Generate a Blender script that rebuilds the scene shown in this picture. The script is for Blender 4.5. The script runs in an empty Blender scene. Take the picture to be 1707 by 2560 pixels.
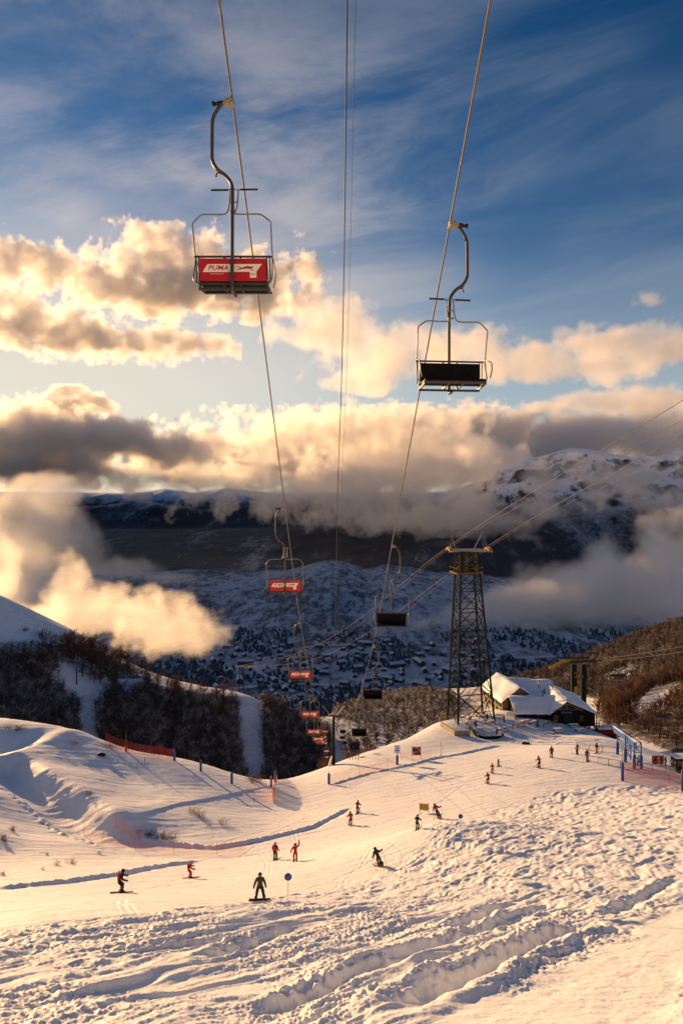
import bpy, bmesh, math, random
import numpy as np
from mathutils import Vector, Matrix, noise as mnoise
R=math.radians
random.seed(7)
scene=bpy.context.scene
col=scene.collection
FP=1707.0            # focal length in photo pixels (24 mm on a 36 mm tall frame)
HOR=1240.0           # photo row of the level horizon
def W(xd,yd,d):
    """a sight line of the photograph (row/column of a 1568 px wide copy) and a distance ahead -> metres"""
    k=1707/1568.0
    return Vector(((xd*k-853.5)/FP*d, d, -(yd*k-HOR)/FP*d))
# ---------------------------------------------------------------- camera
cam_d=bpy.data.cameras.new('camera'); cam=bpy.data.objects.new('camera',cam_d); col.objects.link(cam)
cam_d.sensor_fit='VERTICAL'; cam_d.sensor_height=36; cam_d.sensor_width=24; cam_d.lens=24
cam_d.shift_y=-40/2560.0
cam.rotation_euler=(R(90),0,0)
cam_d.clip_start=0.1; cam_d.clip_end=200000
scene.camera=cam
SUN_AZ=-40.0; SUN_EL=9.0
sd=Vector((math.sin(R(SUN_AZ))*math.cos(R(SUN_EL)),math.cos(R(SUN_AZ))*math.cos(R(SUN_EL)),math.sin(R(SUN_EL))))
L=bpy.data.lights.new('sun','SUN'); L.energy=5.0; L.angle=R(0.5); L.color=(1.0,0.585,0.255)
lo=bpy.data.objects.new('sun',L); col.objects.link(lo)
lo.rotation_euler=sd.to_track_quat('Z','Y').to_euler()
scene.view_settings.view_transform='Standard'; scene.view_settings.look='None'
scene.view_settings.exposure=0.74; scene.view_settings.gamma=1
cy=scene.cycles
cy.use_denoising=True
try: cy.denoiser='OPENIMAGEDENOISE'
except Exception: pass
cy.max_bounces=8; cy.diffuse_bounces=2; cy.glossy_bounces=2; cy.transmission_bounces=2; cy.volume_bounces=6; cy.transparent_max_bounces=12
cy.use_adaptive_sampling=True; cy.adaptive_threshold=0.02
cy.sample_clamp_indirect=6
cy.caustics_reflective=False; cy.caustics_refractive=False
# ---------------------------------------------------------------- node helpers
class NB:
    """small node-graph builder"""
    def __init__(s,tree): s.t=tree; s.n=tree.nodes; s.l=tree.links
    def new(s,ty,**kw):
        n=s.n.new(ty)
        for k,v in kw.items(): setattr(n,k,v)
        return n
    def put(s,sock,v):
        if isinstance(v,bpy.types.NodeSocket): s.l.new(v,sock)
        elif isinstance(v,(tuple,list,Vector)):
            v=tuple(v)
            sock.default_value = v if len(v)==len(sock.default_value) else tuple(v)+(1,)
        else: sock.default_value=v
    def m(s,op,a,b=None,c=None,clamp=False):
        n=s.new('ShaderNodeMath',operation=op); n.use_clamp=clamp
        s.put(n.inputs[0],a)
        if b is not None: s.put(n.inputs[1],b)
        if c is not None: s.put(n.inputs[2],c)
        return n.outputs[0]
    def v(s,op,a,b=None,scale=None):
        n=s.new('ShaderNodeVectorMath',operation=op)
        s.put(n.inputs[0],a)
        if b is not None: s.put(n.inputs[1],b)
        if scale is not None: s.put(n.inputs['Scale'],scale)
        return n.outputs['Value'] if op in('LENGTH','DOT_PRODUCT','DISTANCE') else n.outputs[0]
    def comb(s,x,y,z):
        n=s.new('ShaderNodeCombineXYZ'); s.put(n.inputs[0],x); s.put(n.inputs[1],y); s.put(n.inputs[2],z); return n.outputs[0]
    def sep(s,v):
        n=s.new('ShaderNodeSeparateXYZ'); s.put(n.inputs[0],v); return n.outputs
    def noise(s,vec,scale,detail=4,rough=.5,dist=0,lac=2.0):
        n=s.new('ShaderNodeTexNoise'); s.put(n.inputs['Vector'],vec)
        s.put(n.inputs['Scale'],scale); n.inputs['Detail'].default_value=detail
        n.inputs['Roughness'].default_value=rough; n.inputs['Distortion'].default_value=dist; n.inputs['Lacunarity'].default_value=lac
        return n.outputs[0]
    def ss(s,x,a,b,lo=0.,hi=1.):
        n=s.new('ShaderNodeMapRange',interpolation_type='SMOOTHSTEP'); s.put(n.inputs[0],x)
        s.put(n.inputs[1],a); s.put(n.inputs[2],b); s.put(n.inputs[3],lo); s.put(n.inputs[4],hi); return n.outputs[0]
    def lin(s,x,a,b,lo=0.,hi=1.):
        n=s.new('ShaderNodeMapRange'); n.clamp=True; s.put(n.inputs[0],x)
        s.put(n.inputs[1],a); s.put(n.inputs[2],b); s.put(n.inputs[3],lo); s.put(n.inputs[4],hi); return n.outputs[0]
    def mix(s,f,a,b,bt='MIX'):
        n=s.new('ShaderNodeMix',data_type='RGBA',blend_type=bt); s.put(n.inputs[0],f); s.put(n.inputs[6],a); s.put(n.inputs[7],b); return n.outputs[2]
    def ramp(s,x,stops,interp='LINEAR'):
        n=s.new('ShaderNodeValToRGB'); r=n.color_ramp; r.interpolation=interp
        while len(r.elements)<len(stops): r.elements.new(.5)
        for e,(p,c) in zip(r.elements,stops): e.position=p; e.color=tuple(c)+(1,) if len(c)==3 else c
        s.put(n.inputs[0],x); return n.outputs[0]
def tag(o,label=None,cat=None,group=None,kind=None):
    if label: o['label']=label
    if cat: o['category']=cat
    if group: o['group']=group
    if kind: o['kind']=kind
    return o

# ---------------------------------------------------------------- sky (world)
world=bpy.data.worlds.new('World'); scene.world=world; world.use_nodes=True
def build_world():
    nt=world.node_tree; nt.nodes.clear(); b=NB(nt)
    out=b.new('ShaderNodeOutputWorld'); bg=b.new('ShaderNodeBackground'); b.l.new(bg.outputs[0],out.inputs[0])
    sky=b.new('ShaderNodeTexSky'); sky.sky_type='NISHITA'; sky.sun_disc=False
    sky.sun_elevation=R(SUN_EL); sky.sun_rotation=R(SUN_AZ); sky.altitude=1500; sky.air_density=1; sky.dust_density=0.8; sky.ozone_density=3.5
    d=b.v('NORMALIZE',b.new('ShaderNodeTexCoord').outputs['Generated']); x,y,z=b.sep(d)
    sunang=b.v('DOT_PRODUCT',d,tuple(sd))
    # deeper blue overhead and away from the sun
    deep=b.ss(z,.10,.62); away=b.ss(sunang,.93,.45)
    tint=b.mix(b.m('MULTIPLY',deep,b.m('ADD',.55,b.m('MULTIPLY',away,.45))),(1.0,.97,.93,1),(.07,.50,.70,1))
    c=b.mix(1.0,sky.outputs[0],tint,'MULTIPLY')
    c=b.mix(b.m('MULTIPLY',b.m('MULTIPLY',b.ss(sunang,.58,.975),b.ss(z,.46,.14)),.78),c,(9.5,8.0,6.0,1))
    # thin high cloud, projected on a layer overhead
    h=b.m('MAXIMUM',b.m('ADD',z,.12),.05)
    lay=b.comb(b.m('DIVIDE',x,h),b.m('DIVIDE',y,h),0.0)
    rot=b.new('ShaderNodeVectorRotate',rotation_type='Z_AXIS'); b.put(rot.inputs['Vector'],lay); rot.inputs['Angle'].default_value=R(28)
    st=b.v('MULTIPLY',rot.outputs[0],(.55,1.5,1))
    n1=b.noise(st,1.3,8,.62,.6); n2=b.noise(b.v('ADD',lay,(4,2,0)),.9,4,.5,.3)
    f=b.m('MULTIPLY',b.ss(n1,.36,.66),b.ss(n2,.33,.56))
    f=b.m('MULTIPLY',f,b.ss(z,.10,.20))
    f=b.m('MULTIPLY',f,b.lin(sunang,.30,.85,.40,1.0))
    cc=b.mix(b.ss(sunang,.55,.95),(2.7,3.2,3.8,1),(7.5,6.4,5.6,1))
    c=b.mix(b.m('MULTIPLY',f,.62),c,cc)
    # warm light low down, all along the horizon
    c=b.mix(b.m('MULTIPLY',b.ss(z,.38,.05),.50),c,(6.2,6.3,5.6,1))
    c=b.mix(b.m('MULTIPLY',b.ss(z,.16,.0),.30),c,(7.5,5.8,3.6,1))
    b.put(bg.inputs[0],c); bg.inputs[1].default_value=0.066
build_world()
# ---------------------------------------------------------------- numpy noise and splines
def _h(ix,iy,seed):
    n=(ix.astype(np.int64)*374761393+iy.astype(np.int64)*668265263+seed*1442695041)&0xffffffff
    n=((n^(n>>13))*1274126177)&0xffffffff
    return (n^(n>>16))&0xffffffff
def perlin(x,y,seed=0):
    x0=np.floor(x);y0=np.floor(y);fx=x-x0;fy=y-y0
    ux=fx*fx*fx*(fx*(fx*6-15)+10);uy=fy*fy*fy*(fy*(fy*6-15)+10)
    def g(dx,dy):
        a=_h(x0+dx,y0+dy,seed)*(2*math.pi/4294967296.0)
        return np.cos(a)*(fx-dx)+np.sin(a)*(fy-dy)
    return ((g(0,0)*(1-ux)+g(1,0)*ux)*(1-uy)+(g(0,1)*(1-ux)+g(1,1)*ux)*uy)*1.41
def fbm(x,y,oct=4,seed=0,rough=.5,kind=0):
    s=0;a=1;t=0
    for o in range(oct):
        n=perlin(x*2**o+o*17.3,y*2**o-o*9.1,seed+o)
        if kind==1: n=1-2*np.abs(n)          # ridges
        if kind==2: n=2*np.abs(n)-1+.5       # billows
        s=s+n*a;t+=a;a*=rough
    return s/t
def sst(x,a,b):
    t=np.clip((x-a)/(b-a),0,1);return t*t*(3-2*t)
class TPS:
    def __init__(s,pts,f,lam=1e-3):
        P=np.array(pts,float);s.f=f;A,B=f(P[:,0],P[:,1]);n=len(P);s.c=np.stack([A,B],1)
        d=np.sqrt(((s.c[:,None]-s.c[None])**2).sum(2));K=np.where(d>0,d*d*np.log(d+1e-9),0)+lam*np.eye(n)*100
        Q=np.hstack([np.ones((n,1)),s.c]);M=np.zeros((n+3,n+3));M[:n,:n]=K;M[:n,n:]=Q;M[n:,:n]=Q.T
        s.w=np.linalg.solve(M,np.concatenate([P[:,2],[0,0,0]]))
    def __call__(s,X,Y):
        A,B=s.f(np.asarray(X,float),np.asarray(Y,float));sh=A.shape;A=A.ravel();B=B.ravel();o=s.w[-3]+s.w[-2]*A+s.w[-1]*B
        for (cx,cy),w in zip(s.c,s.w[:-3]):
            r=(A-cx)**2+(B-cy)**2;o=o+w*.5*r*np.log(r+1e-9)
        return o.reshape(sh)
def PD(xd,yd,d):
    w=W(xd,yd,d);return (w.x,w.y,w.z)
npts=[]
for Y in (6,12,20,30,40):
    for u in (-1.0,-.5,-.2,.1,.4,.6,1.0):
        z=-5.5-.455*Y+max(0,u-.2)*Y*.05
        if not(Y>=30 and u<=-.5): npts.append((u*Y,Y,z))
npts+=[PD(*p) for p in [(0,2060,50),(0,2130,31.5),(275,2050,48),(440,2018,60),(680,1980,65),(660,1952,75),(820,1868,90),(865,1990,54),(1005,1880,64),(960,1905,70),(1120,1800,98),
 (1235,1765,105),(1265,1740,110),(1325,1733,114),(1370,1728,116),(1440,1760,104),(1500,1755,108),(1568,1815,95),(1568,1830,82),(1568,2000,46),(1300,1900,68),(1568,1900,64),
 (640,1790,116),(700,1790,117),(766,1757,125),(755,1795,110),(830,1730,132),(900,1707,140),(950,1740,120),(910,1755,118),(1010,1652,156),(1010,1730,126),(1080,1680,148),(1180,1700,145),(1280,1685,150),
 (1120,1650,158),(1380,1690,145),(1300,1640,175),(1568,1747,128),(1470,1715,138),
 (0,1645,120),(135,1665,118),(200,1690,116),(270,1722,114),(400,1742,117),(480,1765,120),(560,1795,121),
 (60,1700,110),(0,1738,100),(150,1740,107),(300,1800,101),(450,1830,98),(450,1875,88),(560,1850,97),(600,1905,86),(640,1850,99),
 (25,1750,103),(100,1782,96.8),(175,1832,90.6),(255,1884,84.4),(300,1915,82.5),
 (20,1785,99),(90,1820,93),(160,1868,88),(230,1912,82.5),(300,1940,80),(400,1955,77),(540,1955,77),
 (0,1850,85),(100,1900,82),(200,1955,75),(60,1965,70),(300,1985,69),(120,2010,61),(330,1880,88),(250,1850,92),(30,1960,71),(-60,1900,76),(-80,1980,65),(-80,1800,90)]]
npts+=[(-63,134,-52),(-45,134,-60),(-33,138,-66),(-20,146,-68),(-6,152,-70),(3,168,-74),(14,185,-82),(45,228,-86),(70,200,-75),(95,150,-70),(80,175,-70),(-85,115,-40),(-60,64,-34),(-90,80,-33),(-80,142,-62),
 (-80,158,-78),(-20,190,-90),(40,250,-95),(110,190,-85),(110,120,-50),(120,80,-30),(60,215,-70),(36,195,-62),(-50,200,-95)]
fn=lambda X,Y:(X/(Y+18)*10,np.log(Y+18)*10)
T1=TPS(npts,fn)
RX=[0,17,31,38,46,54,62,70,82,90,96,104]; RV=[-50,-32,-15.5,-8.1,-2,4,8,12.3,18,26,44,200]
def rough_mask(X,Y):
    xb=np.interp(Y,RX,RV)+1.6*perlin(X*.15,Y*.15,5)
    return sst(X-xb,-1.0,2.5)
ca,sa=math.cos(R(40)),math.sin(R(40))
def segdist(X,Y,pts):
    """signed distance to a polyline (positive to the left of its direction) and position along it"""
    best=np.full(X.shape,1e9);sg=np.zeros(X.shape);al=np.zeros(X.shape);acc=0
    for (ax,ay),(bx,by) in zip(pts[:-1],pts[1:]):
        dx,dy=bx-ax,by-ay;L=math.hypot(dx,dy);t=np.clip(((X-ax)*dx+(Y-ay)*dy)/L/L,0,1)
        d=np.hypot(X-ax-t*dx,Y-ay-t*dy);s=np.sign(dx*(Y-ay)-dy*(X-ax));m=d<best
        best=np.where(m,d,best);sg=np.where(m,s,sg);al=np.where(m,acc+t*L,al);acc+=L
    return best*sg,al,acc
def hitb(xp,yp,H,y0=8,y1=300):
    """photo pixel -> point of the surface H along its sight line"""
    u=(xp-853.5)/FP;v=-(yp-HOR)/FP;Y=np.linspace(y0,y1,3000);g=H(u*Y,Y)-v*Y;i=np.argmax(g>0) if (g>0).any() else int(np.argmax(g/Y))
    return (u*Y[i],Y[i])
base=lambda X,Y:T1(X,Y)
def line(pts,k=1.0): return [hitb(x*k,y*k,base) for x,y in pts]
E1=line([(-60,2226),(0,2220),(150,2206),(300,2188),(420,2165),(531,2146)])
E2=line([(330,2100),(430,2112),(536,2122),(600,2112),(646,2104),(784,2070),(850,2035),(891,2014)])
E3=line([(815,1966),(830,1961),(925,1932),(1044,1909),(1136,1888),(1200,1873),(1260,1862)])
E5=line([(x*1.0887,y*1.0887) for x,y in [(-40,1728),(25,1768),(90,1808),(150,1848),(205,1888),(260,1916),(320,1936),(400,1950)]])
# ploughed trenches (photo pixels), width, depth
TR=[([(930,2560),(1120,2470),(1330,2370),(1480,2310)],.55,.55),([(500,2430),(560,2395),(690,2345),(790,2315)],.4,.3),
    ([(600,2560),(800,2480),(960,2410),(1200,2330),(1400,2260)],.35,.3),([(250,2510),(380,2460),(420,2440)],.5,.28),([(1120,2335),(1250,2275),(1330,2258)],.4,.38),([(100,2455),(240,2425),(390,2395)],.4,.2),
    ([(1000,2400),(1160,2350),(1400,2270)],.3,.2),([(1500,2300),(1600,2250),(1707,2190)],.4,.3)]
TRW=[(line(p),w,d) for p,w,d in TR]
SK=[([(655,2130),(672,2160),(668,2190)],.05),([(290,2250),(316,2262),(330,2290),(325,2305)],.05),([(305,2245),(300,2262),(318,2296)],.05),
    ([(725,2075),(735,2100),(745,2122)],.05),([(738,2075),(748,2100),(757,2120)],.05),([(960,2330),(1010,2300),(1080,2260)],.04),
    ([(860,2190),(850,2210),(858,2225)],.04),
    ([(700,2060),(730,2035),(770,2020),(780,2010)],.07),([(820,2230),(900,2160),(980,2080)],.04),([(760,2260),(900,2170),(1040,2060)],.035),
    ([(1707,1960),(1500,1905),(1330,1870)],.07),([(880,1990),(1000,1960),(1130,1930),(1300,1880)],.07),([(960,2010),(1100,1960),(1240,1905)],.05),([(420,1960),(500,1990),(620,2005),(720,1998)],.06)]
SKW=[(line(p),d) for p,d in SK]
_r=random.Random(5);TRK=[]
for _i in range(26):
    x=_r.uniform(-22,14);y=_r.uniform(42,100);h=_r.uniform(-.5,1.5);k=_r.uniform(-.10,.10);P=[(x,y)]
    for _j in range(_r.randint(7,16)): h+=k+_r.uniform(-.06,.06);x+=2.0*math.cos(h);y+=2.0*math.sin(h);P.append((x,y))
    if P[-1][1]<118: TRK.append((P,_r.uniform(.015,.035)))
def H(X,Y,micro=True):
    X=np.asarray(X,float);Y=np.asarray(Y,float)
    z=T1(X,Y)
    # windblown swells
    z=z+.35*perlin(X*.06+3,Y*.05,11)*sst(Y,20,60)+.15*fbm(X*.16,Y*.10,3,12)*sst(Y,50,75)*sst(-X,5,25)
    z=z+.3*sst(fbm(X*.05,Y*.07,2,19),.0,.5)*sst(-X,14,34)*sst(Y,62,80)*sst(-Y,-125,-112)
    for E,h,fall in ((E1,.13,5),(E2,.13,5),(E3,.09,6)):
        d,al,L=segdist(X,Y,E)
        e=sst(al,.5,3)*sst(L-al,.5,4)
        w=.12*perlin(X*1.3,Y*1.3,9)
        h=h*(.75+.8*np.clip(perlin(al*.12,al*0+h*9,14)+.3,0,1))
        z=z+e*(h*sst(d+w,-.25,.30)*np.exp(-np.clip(d,0,99)/fall)+.12*np.exp(-((d-.35)/.25)**2)*(1+perlin(X*2.5,Y*2.5,8))-.12*np.exp(-((d+.45)/.35)**2))
    d,al,L=segdist(X,Y,E5);e=sst(al,.5,4)*sst(L-al,2,12)
    z=z+e*(1.5*sst(d,-.6,2.8)*np.exp(-np.clip(d-3,0,99)/11)-.9*np.exp(-((d+2.0)/2.0)**2)+.25*np.exp(-((d+4)/.8)**2)*(1+perlin(X*1.5,Y*1.5,15)))
    z=z+1.6*np.exp(-(((X+50)/6)**2+((Y-86)/5)**2))+2.4*np.exp(-(((X+44)/6)**2+((Y-72)/5)**2))
    if not micro: return z
    m=rough_mask(X,Y)
    s=X*sa+Y*ca; t=X*ca-Y*sa
    wx=.8*perlin(X*.35,Y*.35,21);wy=.8*perlin(X*.35,Y*.35,22)
    near=sst(-Y,-50,-30)
    n1=fbm((s+wx)*.11,(t+wy)*.55,4,31,.55)
    groove=fbm((s+2*wx)*.05,(t+.6*wy)*.9,3,33,.5,1)
    lump=fbm(X*1.3+wx,Y*1.3+wy,4,41,.6,2)
    lump2=fbm(X*3.6,Y*3.6,3,45,.6,2)
    lump3=fbm(X*8,Y*8,2,47,.6,2)
    pat=sst(fbm(X*.16,Y*.16,2,55),-.30,.30)
    mog=fbm((s+wx)*.62,(t+wy)*1.5,4,61,.6)
    # an untouched wind-packed bank low on the right
    q3=X-.84*(Y-17)-2.3+1.0*perlin(X*.3,Y*.3,71)+.3*perlin(X*1.3,Y*1.3,70)
    sm=sst(q3,-.3,.7)*(1-sst(q3+.12*(Y-17),5.0,6.5))*sst(-Y,-50,-42)
    calm=1-.86*sm
    z=z+m*calm*(near*(.40*n1+.19*groove+.12*lump*(.12+pat)+.065*lump2*(.2+pat)+.03*lump3*(.3+pat))+(1-near)*(.15*mog+.05*lump+.20*n1+.16*np.clip(mog-.08,0,1)-.15*np.clip(-mog-.12,0,1)))
    z=z+m*sm*(.05*fbm(X*.9,Y*2.2,3,72)+.25*perlin(X*.12,Y*.12,73))
    qm=sst(Y,50,60)
    for P,w,dp in TRW:
        if Y.max()<min(p[1] for p in P)-3 or Y.min()>max(p[1] for p in P)+3: continue
        d,al,L=segdist(X,Y,P);d=d+.22*perlin(X*.8,Y*.8,77)+.10*perlin(X*2.6,Y*2.6,78)
        e=sst(al,0,3)*sst(L-al,0,3)*m*(.80+.5*perlin(al*.5,al*0,79))*(1-.8*sm)
        z=z+e*(-dp*np.exp(-(d/w)**4)+dp*.75*np.exp(-((d-w*2.0)/(w*.9))**2)*(1+.5*lump)+dp*.3*np.exp(-((d+w*1.9)/(w*.7))**2))
    for P,dp in SKW:
        if Y.max()<min(p[1] for p in P)-1 or Y.min()>max(p[1] for p in P)+1: continue
        d,al,L=segdist(X,Y,P);e=sst(al,0,.5)*sst(L-al,0,.5)
        for o in (-.22,.22): z=z-.45*e*dp*np.exp(-((d-o)/.10)**2)-.45*e*dp*-.4*np.exp(-((d-o-.17)/.09)**2)
    for P,dp in TRK:
        if Y.max()<min(p[1] for p in P)-1 or Y.min()>max(p[1] for p in P)+1: continue
        d,al,L=segdist(X,Y,P);e=sst(al,.5,3)*sst(L-al,.5,4)*(1-m);z=z-e*dp*np.exp(-(d/.14)**2)+e*dp*.6*np.exp(-((d-.26)/.12)**2)
    # groomed surface: faint combed lines and scuffs
    k=1-m
    q2=1.6*perlin(X*.05,Y*.05,94)
    z=z+k*(.085*fbm(X*.10+Y*.06,Y*1.15-X*.42+q2,4,91,.62)+.05*fbm(X*.16-Y*.1,Y*.9+X*.30+q2,3,95,.6)+.06*fbm(X*.22+.4*Y*.22,Y*1.0-.35*X,4,92,.6)+.020*fbm(X*2.2,Y*3.2,3,93))
    return z
def hit(xd,yd,y0=8,y1=300):
    """point of the ground under a sight line given in the 1568 px wide copy"""
    k=1707/1568.;x,y=hitb(xd*k,yd*k,Hs,y0,y1);return Vector((x,y,float(Hs(np.array([x]),np.array([y]))[0])))
Hs=lambda X,Y:H(X,Y,False)
def gz(x,y): return float(H(np.array([float(x)]),np.array([float(y)]))[0])
def grid_mesh(name,X,Y,Z,mat,smooth=True):
    n,m=X.shape
    me=bpy.data.meshes.new(name);co=np.stack([X,Y,Z],2).reshape(-1,3).astype(np.float32)
    me.vertices.add(n*m);me.vertices.foreach_set('co',co.ravel())
    i=np.arange(n*m).reshape(n,m);q=np.stack([i[:-1,:-1],i[:-1,1:],i[1:,1:],i[1:,:-1]],2).reshape(-1,4).astype(np.int32)
    me.loops.add(q.size);me.loops.foreach_set('vertex_index',q.ravel());me.polygons.add(len(q))
    me.polygons.foreach_set('loop_start',np.arange(0,q.size,4,dtype=np.int32))
    me.update(calc_edges=True)
    if smooth: me.polygons.foreach_set('use_smooth',np.ones(len(q),bool))
    me.materials.append(mat);o=bpy.data.objects.new(name,me);col.objects.link(o);return o
# ---------------------------------------------------------------- terrain materials
def pmat(name,colr,rough=.6,spec=.5,metal=0.,nvar=0.,nscale=5.,bump=0.,bscale=20.,emit=None):
    m=bpy.data.materials.new(name);m.use_nodes=True;b=NB(m.node_tree);p=m.node_tree.nodes['Principled BSDF']
    p.inputs['Roughness'].default_value=rough;p.inputs['Specular IOR Level'].default_value=spec;p.inputs['Metallic'].default_value=metal
    geo=b.new('ShaderNodeTexCoord').outputs['Object']
    if nvar>0:
        n=b.noise(geo,nscale,5,.6);f=b.lin(n,.3,.7,1-nvar,1+nvar);b.put(p.inputs['Base Color'],b.mix(1.0,tuple(colr)+(1,),b.comb(f,f,f),'MULTIPLY'))
    else: p.inputs['Base Color'].default_value=tuple(colr)+(1,)
    if bump>0:
        bn=b.new('ShaderNodeBump');bn.inputs['Strength'].default_value=bump;bn.inputs['Distance'].default_value=.02
        b.put(bn.inputs['Height'],b.noise(geo,bscale,4,.6));b.l.new(bn.outputs[0],p.inputs['Normal'])
    return m
def snow_material():
    m=pmat('snow',(.84,.86,.9),.55,.3);b=NB(m.node_tree);p=m.node_tree.nodes['Principled BSDF']
    pos=b.new('ShaderNodeNewGeometry').outputs['Position']
    n=b.noise(pos,.5,4,.5);b.put(p.inputs['Base Color'],b.mix(b.lin(n,.3,.7),(.80,.82,.87,1),(.88,.89,.92,1)))
    bn=b.new('ShaderNodeBump');bn.inputs['Strength'].default_value=.5;bn.inputs['Distance'].default_value=.05
    b.put(bn.inputs['Height'],b.m('ADD',b.noise(pos,7,4,.65),b.m('MULTIPLY',b.noise(b.v('MULTIPLY',pos,(1,3.5,1)),1.6,4,.6),1.2)))
    b.l.new(bn.outputs[0],p.inputs['Normal'])
    p.inputs['Roughness'].default_value=.6
    return m
M={}
M['snow']=snow_material()
QN=float(__import__("os").environ.get("QN","1.0")) if 0 else 1.0
def near_ground():
    nu,nv=int(1150*QN),int(1500*QN)
    uu=np.linspace(-1.0,1.0,nu);uu=uu*(.42+.58*np.abs(uu)**2.2)*1.55   # dense in view, coarse at the sides
    b0,b1=math.log(3.0),math.log(206.0);vv=np.exp(np.linspace(b0,b1,nv))
    U,V=np.meshgrid(uu,vv);X=U*(V+1);Y=V-.0*X
    Z=np.empty_like(X)
    for i in range(0,nv,100): Z[i:i+100]=H(X[i:i+100],Y[i:i+100])
    o=grid_mesh('snow_slope',X,Y,Z,M['snow']);tag(o,kind='structure')
    return o
ground=near_ground()
# ground behind and under the camera, so that the slope does not end at the viewer's feet
def back_ground():
    X,Y=np.meshgrid(np.linspace(-60,60,61),np.linspace(-60,3.05,50));Z=T1(X,np.full_like(Y,3.05))+(3.05-Y)*.36-.05
    o=grid_mesh('upper_snow_slope',X,Y,Z,M['snow']);tag(o,kind='structure')
back_ground()
# ---------------------------------------------------------------- hillsides beyond the edge
hp=[PD(*p) for p in [(0,1660,250),(0,1500,300),(0,1404,330),(60,1450,322),(30,1428,326),(120,1500,312),(120,1690,255),(200,1545,312),(300,1598,305),(420,1618,303),(520,1630,302),(575,1594,310),(650,1652,315),(700,1690,305),(800,1650,450),(900,1625,500),(1000,1602,560),
 (200,1740,258),(300,1760,258),(420,1775,258),(520,1800,258),(580,1790,258),(650,1780,262),(740,1790,266),
 (800,1625,650),(900,1605,750),(1000,1585,800),(760,1690,420),
 (1568,1440,720),(1400,1490,720),(1250,1555,760),(1150,1600,800),(1568,1570,360),(1400,1610,350),(1450,1660,240),(1568,1700,210),(1300,1600,450),(1568,1500,520),(1400,1545,520),(1200,1610,600),(1120,1620,500)]]
hp+=[(-75,180,-88),(-110,235,-84),(-60,215,-103),(-30,215,-105),(0,215,-106),(0,330,-112),(30,230,-95),(30,300,-108),(60,260,-88),(-80,380,-112),(-40,380,-122),(0,380,-125),(-150,290,-74),(-200,300,-60),(-220,360,-48),(-170,335,-50),(-150,250,-80),
 (-140,450,-120),(-90,430,-135),(-40,430,-140),(20,430,-150),(-200,600,-230),(-60,600,-225),(-200,900,-340),(0,900,-300),(200,1100,-350),(400,1150,-380),(700,1100,-380),(0,1250,-420),(-300,1250,-430),(500,1400,-430),(-700,1250,-430),(-500,700,-250),(1000,1400,-430),
 (600,800,-120),(260,210,-40),(400,400,-60),(200,150,-50),(-200,150,-60),(0,140,-85),(100,150,-85),(-100,140,-80)]
T2=TPS(hp,lambda X,Y:(X/(Y+40)*10,np.log(Y+40)*10))
def H2(X,Y):
    z=T2(X,Y)+2.0*fbm(X*.02,Y*.02,4,101)*sst(Y,200,260)+6*fbm(X*.006,Y*.006,3,102)*sst(Y,450,700)
    z=z-14*np.exp(-((X-(-.272*Y))/9)**2)*0
    k=sst(Y,1150,1330)
    return z*(1-k)+(-430+3*perlin(X*.01,Y*.01,7))*k
def hillside_material():
    m=pmat('wooded_snow',(.8,.82,.88),.8,.2);b=NB(m.node_tree);p=m.node_tree.nodes['Principled BSDF']
    pos=b.new('ShaderNodeNewGeometry').outputs['Position']
    n=b.noise(pos,.02,6,.6);n2=b.noise(pos,.35,5,.7)
    f=b.m('ADD',b.m('MULTIPLY',b.m('SUBTRACT',n2,.5),.9),n)
    mm=b.ss(f,.40,.54)
    x_,y,_z=b.sep(pos);nearf=b.m('MAXIMUM',b.ss(y,360,520),b.m('MULTIPLY',b.ss(x_,110,190),b.ss(y,240,330)))      # the far half carries scrub too small to model
    wd=b.new('ShaderNodeAttribute',attribute_name='undergrowth').outputs['Fac']
    mm=b.m('MAXIMUM',mm,b.m('MULTIPLY',wd,b.ss(n2,.28,.50)))
    nearf=b.m('MAXIMUM',nearf,wd)
    c=b.mix(b.m('MULTIPLY',mm,b.lin(nearf,0,1,.15,.92)),(.8,.82,.88,1),(.075,.058,.048,1))
    b.put(p.inputs['Base Color'],c);return m
M['wooded']=None
def hill():
    uu=np.linspace(-1.05,1.05,420);vv=np.exp(np.linspace(math.log(135),math.log(1500),520));U,V=np.meshgrid(uu,vv);X=U*V;Y=V
    Z=H2(X,Y)
    Zn=T1(X,Y);Z=np.where(Y<204,np.minimum(Z,Zn-2.5),Z)
    M['wooded']=hillside_material();o=grid_mesh('wooded_hillside',X,Y,Z,M['wooded']);tag(o,kind='structure')
    xd=(X/Y*FP+853.5)/k0;yd=(HOR-Z/Y*FP)/k0;wd=np.zeros(X.shape)
    for P in (F1,F2,F3,FC,RP,RT): wd[inpoly(xd,yd,P)]=1
    for P in (gap1,gap2,gap3,*rg): wd[inpoly(xd,yd,P)]=0
    wd*=(Y>200);at=o.data.attributes.new('undergrowth','FLOAT','POINT');at.data.foreach_set('value',wd.ravel().astype(np.float32))

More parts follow.
